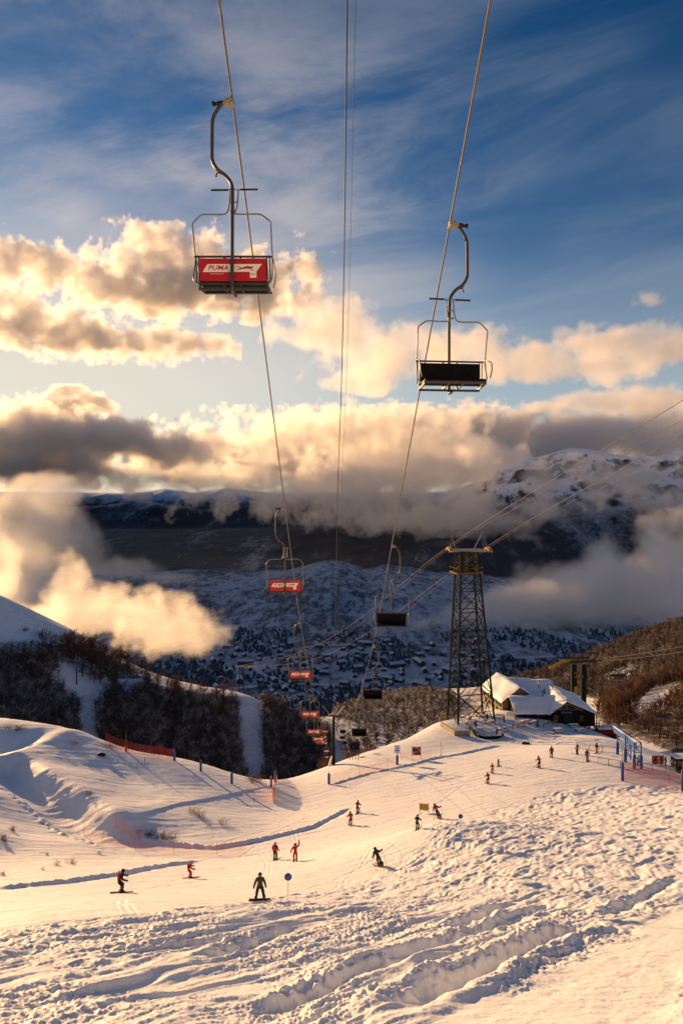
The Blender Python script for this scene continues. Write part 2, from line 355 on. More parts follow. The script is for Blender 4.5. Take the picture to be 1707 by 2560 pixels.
k0=1707/1568.
def inpoly(x,y,P):
    P=np.array(P,float);c=np.zeros(x.shape,bool);n=len(P)
    for i in range(n):
        x1,y1=P[i];x2,y2=P[i-1];k=(y1>y)!=(y2>y);c^=k&(x<(x2-x1)*(y-y1)/(y2-y1+1e-12)+x1)
    return c
gap1=[(168,1500),(235,1535),(262,1575),(215,1640),(235,1760),(190,1760),(185,1650),(140,1560),(110,1560)]
gap2=[(546,1580),(598,1600),(600,1640),(612,1790),(562,1800),(552,1690)]
gap3=[(270,1560),(330,1558),(330,1590),(270,1590)]
F1=[(-160,1502),(60,1500),(115,1497),(140,1530),(180,1600),(200,1740),(-160,1740)]
F2=[(205,1612),(255,1590),(400,1605),(545,1622),(560,1640),(570,1810),(380,1800),(225,1750)]
F3=[(596,1622),(640,1630),(760,1690),(770,1815),(600,1810)]
FC=[(95,1480),(190,1478),(300,1530),(345,1568),(420,1585),(560,1602),(545,1625),(400,1608),(255,1592),(190,1560),(110,1500)]
CR=[(770,1640),(830,1600),(1030,1575),(1060,1640),(1000,1690),(880,1720),(780,1740)]
RP=[(1120,1590),(1260,1535),(1400,1465),(1568,1415),(1720,1360),(1720,1680),(1568,1640),(1440,1610),(1300,1600),(1140,1640)]
rg=[[(1450,1625),(1500,1580),(1575,1560),(1700,1560),(1700,1600),(1560,1600),(1480,1660)],[(1380,1560),(1450,1530),(1470,1545),(1390,1575)]]
RT=[(1360,1640),(1440,1600),(1568,1500),(1700,1480),(1700,1800),(1568,1740),(1470,1700),(1400,1680)]
hill()
# ---------------------------------------------------------------- valley floor, middle ridge, far plain, mountains
k_=1707/1568.
def crest(xs,ys,d):
    U=[(x*k_-853.5)/FP for x in xs];Zs=[-(y*k_-HOR)/FP*d for y in ys]
    return lambda u:np.interp(u,U,Zs)
c_mid=crest([-600,0,360,480,600,670,720,762,800,840,858,875,900,960,1060,1200,1400,1568,2200],[1340,1330,1327,1325,1330,1318,1303,1299,1306,1319,1318,1309,1316,1326,1336,1345,1350,1350,1350],3000)
c_hill=crest([-600,100,250,340,420,480,520,560,590,640,700,800,900,2200],[1165,1168,1160,1150,1164,1172,1162,1146,1152,1172,1180,1180,1180,1180],12500)
c_back=crest([-600,150,300,380,440,520,580,650,800,2200],[1128,1130,1133,1122,1131,1120,1128,1132,1130,1125],21000)
c_right=crest([-600,700,850,950,1050,1100,1150,1180,1205,1230,1270,1310,1360,1410,1450,1500,1568,1800,2200],[1260,1215,1195,1170,1125,1100,1072,1060,1048,1052,1040,1029,1033,1043,1049,1047,1036,1010,980],7600)
def H3(X,Y):
    u=X/Y
    z=-430-95*sst(Y,3200,4200)+30*fbm(X*.0007,Y*.0005,4,215)*sst(Y,4200,5200)+4*perlin(X*.004,Y*.004,1)
    r=fbm(X*.0022,Y*.0022,5,201,.55,1)
    a=c_mid(u)+430
    prof=sst(Y,1950,3000)**1.25*(1-sst(Y,3000,4300)) 
    z=z+a*prof*(1+.0*r)+prof*(60*fbm(X*.0016,Y*.0012,5,203,.5,1)-15)*sst(abs(Y-3000),60,500)+6*fbm(X*.01,Y*.01,3,207)
    # long right slope up to the massif
    a=c_right(u)+525
    pr=np.where(Y<7600,sst(Y,4300,7600)**1.2,1-sst(Y,7600,11500))
    z=z+a*pr*1.0+pr*(270*fbm(X*.0013,Y*.0013,7,205,.58,1)-50)*sst(abs(Y-7600),100,1200)*np.clip(a/900,0.1,1)
    a=c_hill(u)+525
    pr=sst(Y,10500,12500)*(1-sst(Y,12500,15500))
    z=np.maximum(z,-525+a*pr+pr*(120*fbm(X*.0008,Y*.0008,5,209,.5,1)-30)*sst(abs(Y-12500),80,800))
    a=c_back(u)+525
    pr=sst(Y,17500,21000)*(1-sst(Y,21000,26000))
    z=np.maximum(z,-525+a*pr+pr*120*fbm(X*.0006,Y*.0006,5,211,.5,1)*sst(abs(Y-21000),80,1200))
    return z
def far_material():
    m=pmat('far_land',(.5,.55,.6),.9,.1);b=NB(m.node_tree);p=m.node_tree.nodes['Principled BSDF']
    g=b.new('ShaderNodeNewGeometry');pos=g.outputs['Position'];x,y,z=b.sep(pos);pos=b.v('MULTIPLY',pos,(1,.4,1));nz=b.sep(g.outputs['Normal'])[2]
    snow=(.74,.78,.86,1);wood=(.034,.042,.060,1);rock=(.05,.052,.06,1)  # wood tinted blue: far haze put into its colour
    nf=b.noise(pos,.03,6,.75);nm=b.noise(pos,.0035,5,.6);nl=b.noise(pos,.0012,4,.6)
    # village floor and middle ridge: snow speckled with scrub
    s1=b.m('ADD',b.m('MULTIPLY',b.m('SUBTRACT',nf,.5),2.0),nm)
    near=b.mix(b.ss(s1,.34,.72),(.44,.49,.58,1),(.07,.08,.10,1))
    near=b.mix(.15,near,b.mix(b.ss(b.noise(pos,.05,4,.7),.45,.6),snow,wood))
    # far plain: dark woods with pale fields
    st=b.noise(b.v('MULTIPLY',pos,(1,.45,1)),.0018,6,.65)
    plain=b.mix(b.ss(b.m('ADD',st,b.m('MULTIPLY',b.m('SUBTRACT',nf,.5),.5)),.53,.70),wood,(.20,.24,.31,1))
    fine=b.noise(b.v('MULTIPLY',pos,(1,.5,1)),.012,5,.7);plain=b.mix(b.m('MULTIPLY',b.ss(fine,.55,.70),.55),plain,(.17,.20,.27,1));plain=b.mix(b.ss(b.noise(pos,.0007,3,.5),.45,.60),plain,(.020,.026,.038,1))
    c=b.mix(b.ss(y,3050,3600),near,plain)
    # heights: rock and snow above the tree line
    steep=b.ss(b.m('ADD',nz,b.m('MULTIPLY',b.m('SUBTRACT',b.noise(pos,.012,6,.7),.5),.75)),.70,.90)
    high=b.mix(steep,rock,snow)
    c=b.mix(b.ss(b.m('ADD',z,b.m('MULTIPLY',b.m('SUBTRACT',nm,.5),500)),-260,80),c,b.mix(b.ss(y,3600,4300),c,high))
    b.put(p.inputs['Base Color'],c);return m
M['far']=far_material()
def far():
    uu=np.linspace(-1.0,1.0,620);vv=np.exp(np.concatenate([np.linspace(math.log(1290),math.log(4400),330),np.linspace(math.log(4450),math.log(30000),330)]));U,V=np.meshgrid(uu,vv);X=U*V;Y=V
    o=grid_mesh('valley_and_mountains',X,Y,H3(X,Y),M['far']);tag(o,kind='structure')
    # plain reaching the horizon
    X,Y=np.meshgrid(np.linspace(-140000,140000,30),np.concatenate([[-3000,0,1200,5000,20000],np.linspace(30000,160000,10)]))
    o=grid_mesh('far_plain',X,Y,np.full_like(X,-560.),M['far']);tag(o,kind='structure')
    # an added range, unseen outside the frame, placed to keep the valley in shade
    P=[];
    n=70;az=np.linspace(-35.2,-28.2,n);Lr=7000+27000*((az+35.2)/7.0)**1.5
    rows=[]
    for f,h in ((-.10,0),(-.05,.55),(-.02,.86),(0,1),(.02,.86),(.05,.5),(.1,0)):
        rr=Lr*(1+f);top=Lr*math.tan(R(SUN_EL))*1.0-560
        hh=-560+(top+560)*h*(1+.06*perlin(az*1.3+f*9,az*0+f*20,5)*(h<1))
        rows.append(np.stack([rr*np.sin(np.radians(az)),rr*np.cos(np.radians(az)),hh],1))
    Aa=np.array(rows);o=grid_mesh('shading_range',Aa[:,:,0],Aa[:,:,1],Aa[:,:,2],M['far']);o.name='added_shade_range';tag(o,kind='structure')
far()
# ---------------------------------------------------------------- clouds and fog (real volumes)
def cloud_material(name,dens,color,aniso):
    m=bpy.data.materials.new(name); m.use_nodes=True; nt=m.node_tree; nt.nodes.clear(); b=NB(nt)
    o=b.new('ShaderNodeOutputMaterial'); p=b.new('ShaderNodeVolumePrincipled')
    p.inputs['Color'].default_value=tuple(color)+(1,); p.inputs['Density'].default_value=dens; p.inputs['Anisotropy'].default_value=aniso
    p.inputs['Density Attribute'].default_value='density'
    b.l.new(p.outputs[0],o.inputs['Volume'])
    return m
def cloud(name,label,ells,vox,mat,nscale,amp,thr,gain,seed=0,warp=0.0,detail=5,rough=.66,flat=None,edge=1.0,stretch=(1,1,1)):
    """ells: (centre, radii, yaw degrees) in metres; the density lives in a voxel grid, filled where the ellipsoids plus noise pass the threshold"""
    mn=Vector((1e9,)*3); mx=Vector((-1e9,)*3)
    for e in ells:
        c,r=e[0],e[1]; rr=max(r[0],r[1]) if len(e)>2 else None
        for i in range(3):
            q=(rr if (rr and i<2) else r[i])*1.25
            mn[i]=min(mn[i],c[i]-q); mx[i]=max(mx[i],c[i]+q)
    g=bpy.data.node_groups.new(name+'_field','GeometryNodeTree'); g.interface.new_socket('Geometry',in_out='OUTPUT',socket_type='NodeSocketGeometry')
    b=NB(g); out=b.new('NodeGroupOutput')
    pos=b.new('GeometryNodeInputPosition').outputs[0]
    sv=Vector((seed*13.7,seed*7.1,seed*3.3))
    q=pos
    if warp:
        nn=b.new('ShaderNodeTexNoise'); b.put(nn.inputs['Vector'],b.v('ADD',pos,sv*1000)); nn.inputs['Scale'].default_value=nscale*.5; nn.inputs['Detail'].default_value=3
        q=b.v('ADD',pos,b.v('SCALE',b.v('SUBTRACT',nn.outputs['Color'],(.5,.5,.5)),scale=warp))
    f=None
    for e in ells:
        c,r=e[0],e[1]
        d=b.v('SUBTRACT',q,tuple(c))
        if len(e)>2 and e[2]:
            n=b.new('ShaderNodeVectorRotate',rotation_type='Z_AXIS'); b.put(n.inputs['Vector'],d); n.inputs['Angle'].default_value=R(-e[2]); d=n.outputs[0]
        d=b.v('DIVIDE',d,tuple(r)); l=b.v('LENGTH',d)
        w=e[3] if len(e)>3 else 1.0
        v=b.m('MULTIPLY',b.m('SUBTRACT',1.0,l),w)
        f=v if f is None else b.m('SMOOTH_MAX',f,v,0.25)
    npos=b.v('MULTIPLY',b.v('ADD',pos,sv*1000),stretch)
    no=b.noise(npos,nscale,detail,rough)
    f=b.m('ADD',f,b.m('MULTIPLY',b.m('SUBTRACT',no,.5),amp))
    f=b.m('MULTIPLY',b.m('SUBTRACT',f,thr),gain,clamp=True)
    if flat:
        z=b.sep(pos)[2]; f=b.m('MULTIPLY',f,b.ss(z,flat[0],flat[1]))
    vc=b.new('GeometryNodeVolumeCube'); b.put(vc.inputs['Density'],f)
    vc.inputs['Min'].default_value=mn; vc.inputs['Max'].default_value=mx
    for i,k in enumerate('XYZ'): vc.inputs['Resolution '+k].default_value=max(8,min(460,int((mx[i]-mn[i])/vox)))
    sm=b.new('GeometryNodeSetMaterial'); b.l.new(vc.outputs[0],sm.inputs[0]); sm.inputs['Material'].default_value=mat
    b.l.new(sm.outputs[0],out.inputs[0])
    vd=bpy.data.volumes.new(name); o=bpy.data.objects.new(name,vd); col.objects.link(o)
    vd.materials.append(mat)
    md=o.modifiers.new('field','NODES'); md.node_group=g
    tag(o,label,kind='structure')
    return o

def E(xd,yd,d,rx,ry,rd=None,w=1.0,yaw=0):
    """ellipsoid on a sight line; rx, ry are its half sizes in columns/rows of the 1568 px copy at its distance"""
    kk=k_*d/FP
    rx*=1.18;ry*=1.22
    return (W(xd,yd,d),(rx*kk,(rd if rd else rx*.6)*kk,ry*kk),yaw,w)
k_=1707/1568.
mc_far=cloud_material('cloud_vapour_far',.0075,(1,.985,.97),.55)
mc_mid=cloud_material('cloud_vapour',.014,(1,.985,.97),.5)
mc_fog=cloud_material('fog_vapour',.024,(1,.985,.97),.5)
mc_thin=cloud_material('thin_vapour',.0035,(1,.985,.97),.5)
mc_mid2=cloud_material('soft_vapour',.007,(1,.985,.97),.5)
mc_bank=cloud_material('bank_vapour',.0054,(1,.985,.97),.6)
mc_right=cloud_material('right_fog_vapour',.0115,(1,.985,.97),.5)
mc_heap=cloud_material('heap_vapour',.0058,(1,.985,.97),.55)
mc_dark=cloud_material('grey_cloud_vapour',.0125,(.97,.96,.96),.45)
mc_grey=cloud_material('grey_fog_vapour',.0095,(.98,.98,.98),.3)
F=4.2
def clouds():
    # high cumulus over the left chair
    cloud('cloud','grey billowing cloud behind the nearest red chair',[E(330,615,5200,95,45),E(390,585,5200,80,50),E(440,600,5200,80,50),E(520,640,5200,110,45),E(660,625,5200,70,45),E(690,655,5200,55,42),E(590,670,5200,120,35),E(400,670,5200,170,38),E(270,655,5200,80,32)],11,mc_dark,.0050,5.2,.12,4,seed=1,warp=170)
    cloud('cloud','small grey cloud at the left edge of the sky',[E(60,605,5000,110,38),E(140,625,5000,70,32),E(0,600,5000,60,34)],10,mc_dark,.0050,F,.12,4,seed=2,warp=100)
    cloud('cloud','long low cloud reaching in from the left edge',[E(-20,725,5000,110,55),E(80,750,5000,110,42),E(190,775,5000,110,34),E(300,790,5000,100,28),E(420,800,5000,90,22),E(300,770,5000,50,22)],11,mc_dark,.0050,5.2,.12,3.5,seed=3,warp=170)
    cloud('cloud','small bright cloud above the left cloud bank',[E(150,930,6000,75,28),E(210,935,6000,55,24),E(60,950,6000,90,25),E(160,905,6000,50,18)],10,mc_dark,.0050,F,.12,5,seed=4,warp=90)
    # peach clouds between and behind the chairs
    cloud('cloud','peach cloud between the two nearest chairs',[E(690,720,6000,80,50),E(760,750,6000,110,60),E(830,790,6000,110,55),E(900,830,6000,120,45),E(980,800,6000,90,40),E(850,870,6000,80,25),E(680,770,6000,70,35)],16,mc_thin,.0030,F,.12,3,seed=5,warp=260)
    cloud('cloud','long peach cloud to the right of the black chair',[E(1080,800,6500,90,40),E(1170,820,6500,120,42),E(1280,840,6500,90,28),E(1330,790,6500,60,22),E(1420,800,6500,130,40),E(1540,800,6500,110,42),E(1290,765,6500,40,14),E(1400,850,6500,110,25),E(1490,690,6500,40,18)],18,mc_thin,.0028,F,.14,3.2,seed=6,warp=240)
    cloud('cloud','flat peach cloud over the snowy mountain',[E(1350,925,7000,110,22),E(1470,925,7000,130,28),E(1568,925,7000,110,32),E(1250,932,7000,60,9)],18,mc_thin,.0026,F*.8,.12,3,seed=7,warp=150)
    # the bank over the far valley
    cloud('cloud_bank','dark cloud bank at the left edge above the valley',[E(-40,1005,4600,180,46),E(100,1010,4600,190,58),E(250,1015,4600,150,42),E(370,1030,4600,130,34),E(60,1060,4600,180,42),E(460,1020,4600,50,24)],14,mc_dark,.0040,F,.10,7,seed=8,warp=200)
    cloud('cloud_bank','bright cloud bank over the middle of the valley',[E(430,1050,6600,110,28),E(530,1040,6600,120,38),E(640,1020,6600,130,42),E(740,1005,6600,120,44),E(830,1000,6600,120,42),E(920,1000,6600,120,44),E(700,1060,6600,140,46),E(840,1060,6600,140,50),E(960,1060,6600,120,50)],15,mc_bank,.0048,7.5,.12,8,seed=9,warp=260)
    cloud('cloud_bank','row of glowing cloud heaps hanging low over the left part of the valley',[E(150,1100,4700,70,18),E(230,1092,4700,70,24),E(320,1098,4700,75,28),E(400,1090,4700,75,34),E(480,1098,4700,80,38),E(560,1090,4700,85,46),E(600,1140,4700,60,30),E(650,1130,4700,75,44),E(690,1165,4700,45,26),E(740,1120,4700,90,50)],10,mc_heap,.0068,7.5,.10,6,seed=19,warp=260)
    cloud('cloud_bank','tall cloud heaps in the middle, right of the left haul rope',[E(800,1100,5000,70,52),E(870,1090,5000,80,52),E(950,1080,5000,75,62),E(1010,1120,5000,75,52),E(900,1150,5000,90,44),E(830,1160,5000,80,38),E(1060,1150,5000,60,44),E(1000,1180,5000,80,34)],11,mc_heap,.0062,7.5,.10,5,seed=20,warp=280)
    cloud('cloud_bank','far blue-grey cloud deck beyond the mountains',[E(820,990,10500,160,30),E(960,985,10500,180,32),E(1100,985,10500,180,32),E(1230,995,10500,160,30),E(1000,1030,10500,250,50),E(1200,1040,10500,200,42),E(1340,1010,10500,130,24)],30,mc_bank,.0030,6.0,.12,8,seed=10,warp=250)
    cloud('cloud_bank','pink cloud resting on the mountain shoulder',[E(1300,1005,8800,120,36),E(1420,990,8800,140,46),E(1540,985,8800,130,60),E(1220,1040,8800,120,30),E(1120,1065,7000,90,42)],30,mc_bank,.0022,F,.10,4,seed=11,warp=220)
    cloud('cloud_bank','grey cloud hiding the foot of the mountain',[E(900,1200,5600,90,22),E(1000,1195,5600,100,34),E(1090,1190,5600,90,50),E(1150,1210,5600,70,44)],18,mc_mid2,.0026,F,.12,2.6,seed=12,warp=220)
    cloud('cloud_wisp','lit wisps of cloud across the mountain face',[E(1260,1110,4300,90,34),E(1340,1100,4300,100,38),E(1420,1130,4300,90,34),E(1490,1170,4300,70,44),E(1190,1215,4300,45,55),E(1530,1140,4300,80,44),E(1220,1160,4300,70,32),E(1440,1090,4300,130,30)],13,mc_mid2,.0042,F*1.2,.22,2.4,seed=13,warp=220)
    # fog on the right
    cloud('fog_bank','pale fog bank filling the valley on the right',[E(1200,1385,2300,130,52),E(1320,1380,2300,160,75),E(1450,1375,2300,160,95),E(1580,1350,2300,130,110),E(1130,1430,2300,120,46),E(1050,1445,2300,110,32),E(1250,1460,2300,180,46),E(1400,1455,2300,160,46),E(1160,1505,2300,100,24)],9,mc_right,.0055,2.8,-.05,2.4,seed=14,warp=130)
    cloud('fog_bank','glowing fog climbing the right edge',[E(1540,1280,1300,85,62),E(1490,1250,1300,55,42),E(1565,1200,1300,60,60),E(1500,1190,1300,38,34),E(1420,1310,1300,80,26),E(1590,1350,1300,80,60)],4.5,mc_mid,.013,3.0,.05,2.4,seed=15,warp=70)
    # fog on the left
    cloud('fog_bank','glowing golden fog pouring over the left wood',[E(110,1432,820,76,46),E(200,1400,820,92,66),E(290,1420,820,96,62),E(375,1442,820,90,56),E(450,1452,820,66,44),E(180,1335,820,38,56),E(170,1285,820,15,34),E(60,1445,820,45,22)],3,mc_fog,.026,3.0,-.02,2.4,seed=16,warp=30)
    cloud('fog_bank','grey fog column behind the golden fog at the left',[E(60,1190,2050,115,70),E(160,1220,2050,80,75),E(195,1280,2050,65,60),E(60,1320,2050,110,80),E(0,1260,2050,100,110),E(290,1310,2050,80,26),E(390,1325,2050,70,14),E(110,1140,2050,120,40)],8,mc_grey,.0075,2.8,.0,2.6,seed=17,warp=110)
    cloud('fog_bank','lit fog at the far left edge',[E(5,1270,1100,38,60),E(-10,1340,1100,45,50),E(-20,1200,1100,30,40)],4,mc_mid,.016,2.6,.1,3,seed=18,warp=40)
clouds()
# ---------------------------------------------------------------- mesh helpers
class MB:
    """collects boxes, bars, tubes and prisms, then links them as one mesh object"""
    def __init__(s): s.v=[];s.f=[];s.mi=[];s.sm=[]
    def add(s,vs,fs,mi=0,smooth=False):
        o=len(s.v);s.v+=[tuple(v) for v in vs];s.f+=[tuple(o+i for i in f) for f in fs];s.mi+=[mi]*len(fs);s.sm+=[smooth]*len(fs);return s
    def box(s,c,d,rot=None,mi=0,taper=1.0):
        x,y,z=[a/2 for a in d];vs=[Vector((i*x*(taper if k>0 else 1),j*y*(taper if k>0 else 1),k*z)) for k in(-1,1) for j in(-1,1) for i in(-1,1)]
        if rot is not None: vs=[rot@v for v in vs]
        c=Vector(c);return s.add([v+c for v in vs],[(0,2,3,1),(4,5,7,6),(0,1,5,4),(2,6,7,3),(0,4,6,2),(1,3,7,5)],mi)
    def bar(s,a,b,w,h=None,mi=0,up=(0,0,1)):
        a=Vector(a);b=Vector(b);h=h or w;d=b-a;z=d.normalized();u=Vector(up)
        if abs(z.dot(u))>.98:u=Vector((1,0,0))
        x=z.cross(u).normalized();y=x.cross(z)
        return s.box((a+b)/2,(w,h,d.length),Matrix((x,y,z)).transposed(),mi)
    def tube(s,pts,r,n=8,mi=0,cap=True,closed=False):
        pts=[Vector(p) for p in pts];m=len(pts);rs=r if isinstance(r,(list,tuple)) else [r]*m
        vs=[];nrm=None
        for i,p in enumerate(pts):
            if closed:t=(pts[(i+1)%m]-pts[i-1])
            else:t=pts[min(i+1,m-1)]-pts[max(i-1,0)]
            t.normalize()
            if nrm is None: nrm=t.orthogonal().normalized()
            else:
                nrm=(nrm-t*nrm.dot(t));nrm=nrm.normalized() if nrm.length>1e-6 else t.orthogonal().normalized()
            bi=t.cross(nrm)
            for k in range(n):
                a=2*math.pi*k/n;vs.append(p+(nrm*math.cos(a)+bi*math.sin(a))*rs[i])
        fs=[]
        for i in range(m if closed else m-1):
            j=(i+1)%m
            for k in range(n):
                l=(k+1)%n;fs.append((i*n+k,i*n+l,j*n+l,j*n+k))
        if cap and not closed: fs+=[tuple(range(n-1,-1,-1)),tuple((m-1)*n+k for k in range(n))]
        return s.add(vs,fs,mi,True)
    def cyl(s,a,b,r,n=12,mi=0,r2=None): return s.tube([a,b],[r,r if r2 is None else r2],n,mi)
    def prism(s,poly,depth,fn=None,mi=0):
        """extrude a polygon (x,z) along y by depth"""
        n=len(poly);vs=[Vector((x,0,z)) for x,z in poly]+[Vector((x,depth,z)) for x,z in poly]
        if fn: vs=[fn(v) for v in vs]
        fs=[tuple(range(n)),tuple(range(2*n-1,n-1,-1))]+[((i+1)%n,i,n+i,n+(i+1)%n) for i in range(n)]
        return s.add(vs,fs,mi)
    def ball(s,c,r,n=10,m=7,mi=0,sc=(1,1,1)):
        vs=[];fs=[];c=Vector(c)
        for i in range(m+1):
            th=math.pi*i/m
            for k in range(n):
                a=2*math.pi*k/n;vs.append(c+Vector((r*sc[0]*math.sin(th)*math.cos(a),r*sc[1]*math.sin(th)*math.sin(a),r*sc[2]*math.cos(th))))
        for i in range(m):
            for k in range(n): fs.append((i*n+k,(i+1)*n+k,(i+1)*n+(k+1)%n,i*n+(k+1)%n))
        return s.add(vs,fs,mi,True)
    def mesh(s,name,mats):
        me=bpy.data.meshes.new(name);me.from_pydata(s.v,[],s.f)
        for m in (mats if isinstance(mats,(list,tuple)) else [mats]): me.materials.append(m)
        me.polygons.foreach_set('material_index',s.mi);me.polygons.foreach_set('use_smooth',s.sm);me.update();return me
    def build(s,name,mats,parent=None,loc=None):
        o=bpy.data.objects.new(name,s.mesh(name,mats));col.objects.link(o)
        if parent: o.parent=parent
        if loc is not None: o.location=loc
        return o
def empty(name,loc=(0,0,0),rz=0,label=None,cat=None,group=None):
    o=bpy.data.objects.new(name,None);col.objects.link(o);o.location=loc;o.rotation_euler=(0,0,rz);o.empty_display_size=.3
    return tag(o,label,cat,group)
KIDS={}
def copy_tree(o,parent=None,first=True):
    c=o.copy();col.objects.link(c);c.parent=parent
    for ch in [x for x in TREE.get(o.name,[])]: 
        copy_tree(ch,c,False)
    return c
TREE={}
def snap_tree(o):
    """remember the children of a finished thing (children lookups in bpy are slow)"""
    ch=list(o.children);TREE[o.name]=ch
    for c in ch: snap_tree(c)
def smooth_path(pts,n=8):
    """Catmull-Rom through the points"""
    P=[Vector(p) for p in pts];P=[2*P[0]-P[1]]+P+[2*P[-1]-P[-2]];o=[]
    for i in range(1,len(P)-2):
        for k in range(n):
            t=k/n;a,b,c,d=P[i-1],P[i],P[i+1],P[i+2]
            o.append(.5*((2*b)+(c-a)*t+(2*a-5*b+4*c-d)*t*t+(3*b-a-3*c+d)*t**3))
    o.append(P[-2]);return o
def text_mesh(txt,size,mat,name,parent,loc,shear=0.,ext=.0008,sx=1.,bold=0.,rx=90,spacing=1.0):
    cu=bpy.data.curves.new(name,'FONT');cu.body=txt;cu.size=size;cu.align_x='CENTER';cu.align_y='CENTER';cu.extrude=ext;cu.shear=shear;cu.offset=bold;cu.resolution_u=3;cu.space_character=spacing
    t=bpy.data.objects.new(name,cu);col.objects.link(t)
    me=bpy.data.meshes.new_from_object(t);bpy.data.objects.remove(t);bpy.data.curves.remove(cu)
    me.materials.clear();me.materials.append(mat);me.name=name
    o=bpy.data.objects.new(name,me);col.objects.link(o);o.parent=parent;o.location=loc;o.rotation_euler=(R(rx),0,0);o.scale=(sx,1,1);return o
M['steel_dark']=pmat('dark_steel',(.014,.014,.016),.6,.2,.0,nvar=.3,nscale=3)
M['hanger']=pmat('hanger_paint',(.045,.042,.038),.5,.4,.1,nvar=.12,nscale=1.5)
M['galv']=pmat('galvanised_steel',(.20,.195,.185),.4,.5,.6,nvar=.15,nscale=3)
M['clamp']=pmat('worn_aluminium',(.30,.27,.20),.7,.2,.0)
M['rubber']=pmat('black_rubber',(.012,.012,.013),.6,.4)
M['red']=pmat('red_panel',(.44,.008,.016),.38,.4,nvar=.12,nscale=4)
M['cream']=pmat('cream_print',(.85,.78,.68),.5,.3,nvar=.06,nscale=9)
M['white']=pmat('white_sheet',(.8,.8,.8),.5,.3,nvar=.1,nscale=5)
M['ink']=pmat('black_ink',(.02,.02,.02),.6,.2)
M['pad']=pmat('black_pad',(.004,.004,.005),.6,.10,nvar=.4,nscale=8)
M['rope']=pmat('steel_rope',(.12,.10,.08),.6,.2,.0)
M['rust']=pmat('rusty_steel',(.16,.06,.03),.7,.3,nvar=.4,nscale=20)
M['tower']=pmat('tower_steel',(.014,.018,.014),.8,.05,.0,nvar=.35,nscale=.8)
M['green_paint']=pmat('dark_green_paint',(.008,.016,.013),.7,.1,nvar=.2,nscale=1)
M['yellow']=pmat('yellow_paint',(.40,.22,.02),.5,.4,nvar=.25,nscale=3)
M['orange']=pmat('orange_paint',(.5,.13,.02),.55,.4,nvar=.25,nscale=3)
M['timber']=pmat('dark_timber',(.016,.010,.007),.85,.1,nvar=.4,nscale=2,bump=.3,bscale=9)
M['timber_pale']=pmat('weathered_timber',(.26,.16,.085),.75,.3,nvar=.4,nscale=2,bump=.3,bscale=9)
M['blue']=pmat('blue_vinyl',(.012,.06,.30),.45,.4,nvar=.2,nscale=3)
M['sky_blue']=pmat('blue_banner',(.01,.09,.34),.45,.4,nvar=.15,nscale=2)
M['glass']=pmat('dark_glass',(.02,.03,.035),.12,.6)
M['green_frame']=pmat('green_window_frame',(.06,.22,.16),.5,.4)
M['stone']=pmat('stone_wall',(.34,.27,.2),.85,.2,nvar=.35,nscale=1.2,bump=.6,bscale=3)
M['snowcap']=pmat('snow_layer',(.84,.86,.9),.6,.3,bump=.4,bscale=3)
M['bark']=pmat('bare_twigs',(.115,.058,.032),.9,.15)
M['bark2']=pmat('bare_twigs_dark',(.055,.036,.028),.9,.15)
M['frost']=pmat('frosted_twigs',(.30,.285,.29),.9,.15)
M['bark3']=pmat('grey_brown_twigs',(.085,.066,.058),.9,.1)
M['ochre']=pmat('ochre_painted_steel',(.16,.09,.015),.7,.1,nvar=.3,nscale=2)
M['shade_twigs']=pmat('shade_grey_twigs',(.12,.108,.105),.9,.15)  # greyed for the right slope, its shade put into the colour
M['grass']=pmat('dry_straw_twigs',(.30,.17,.06),.9,.15)
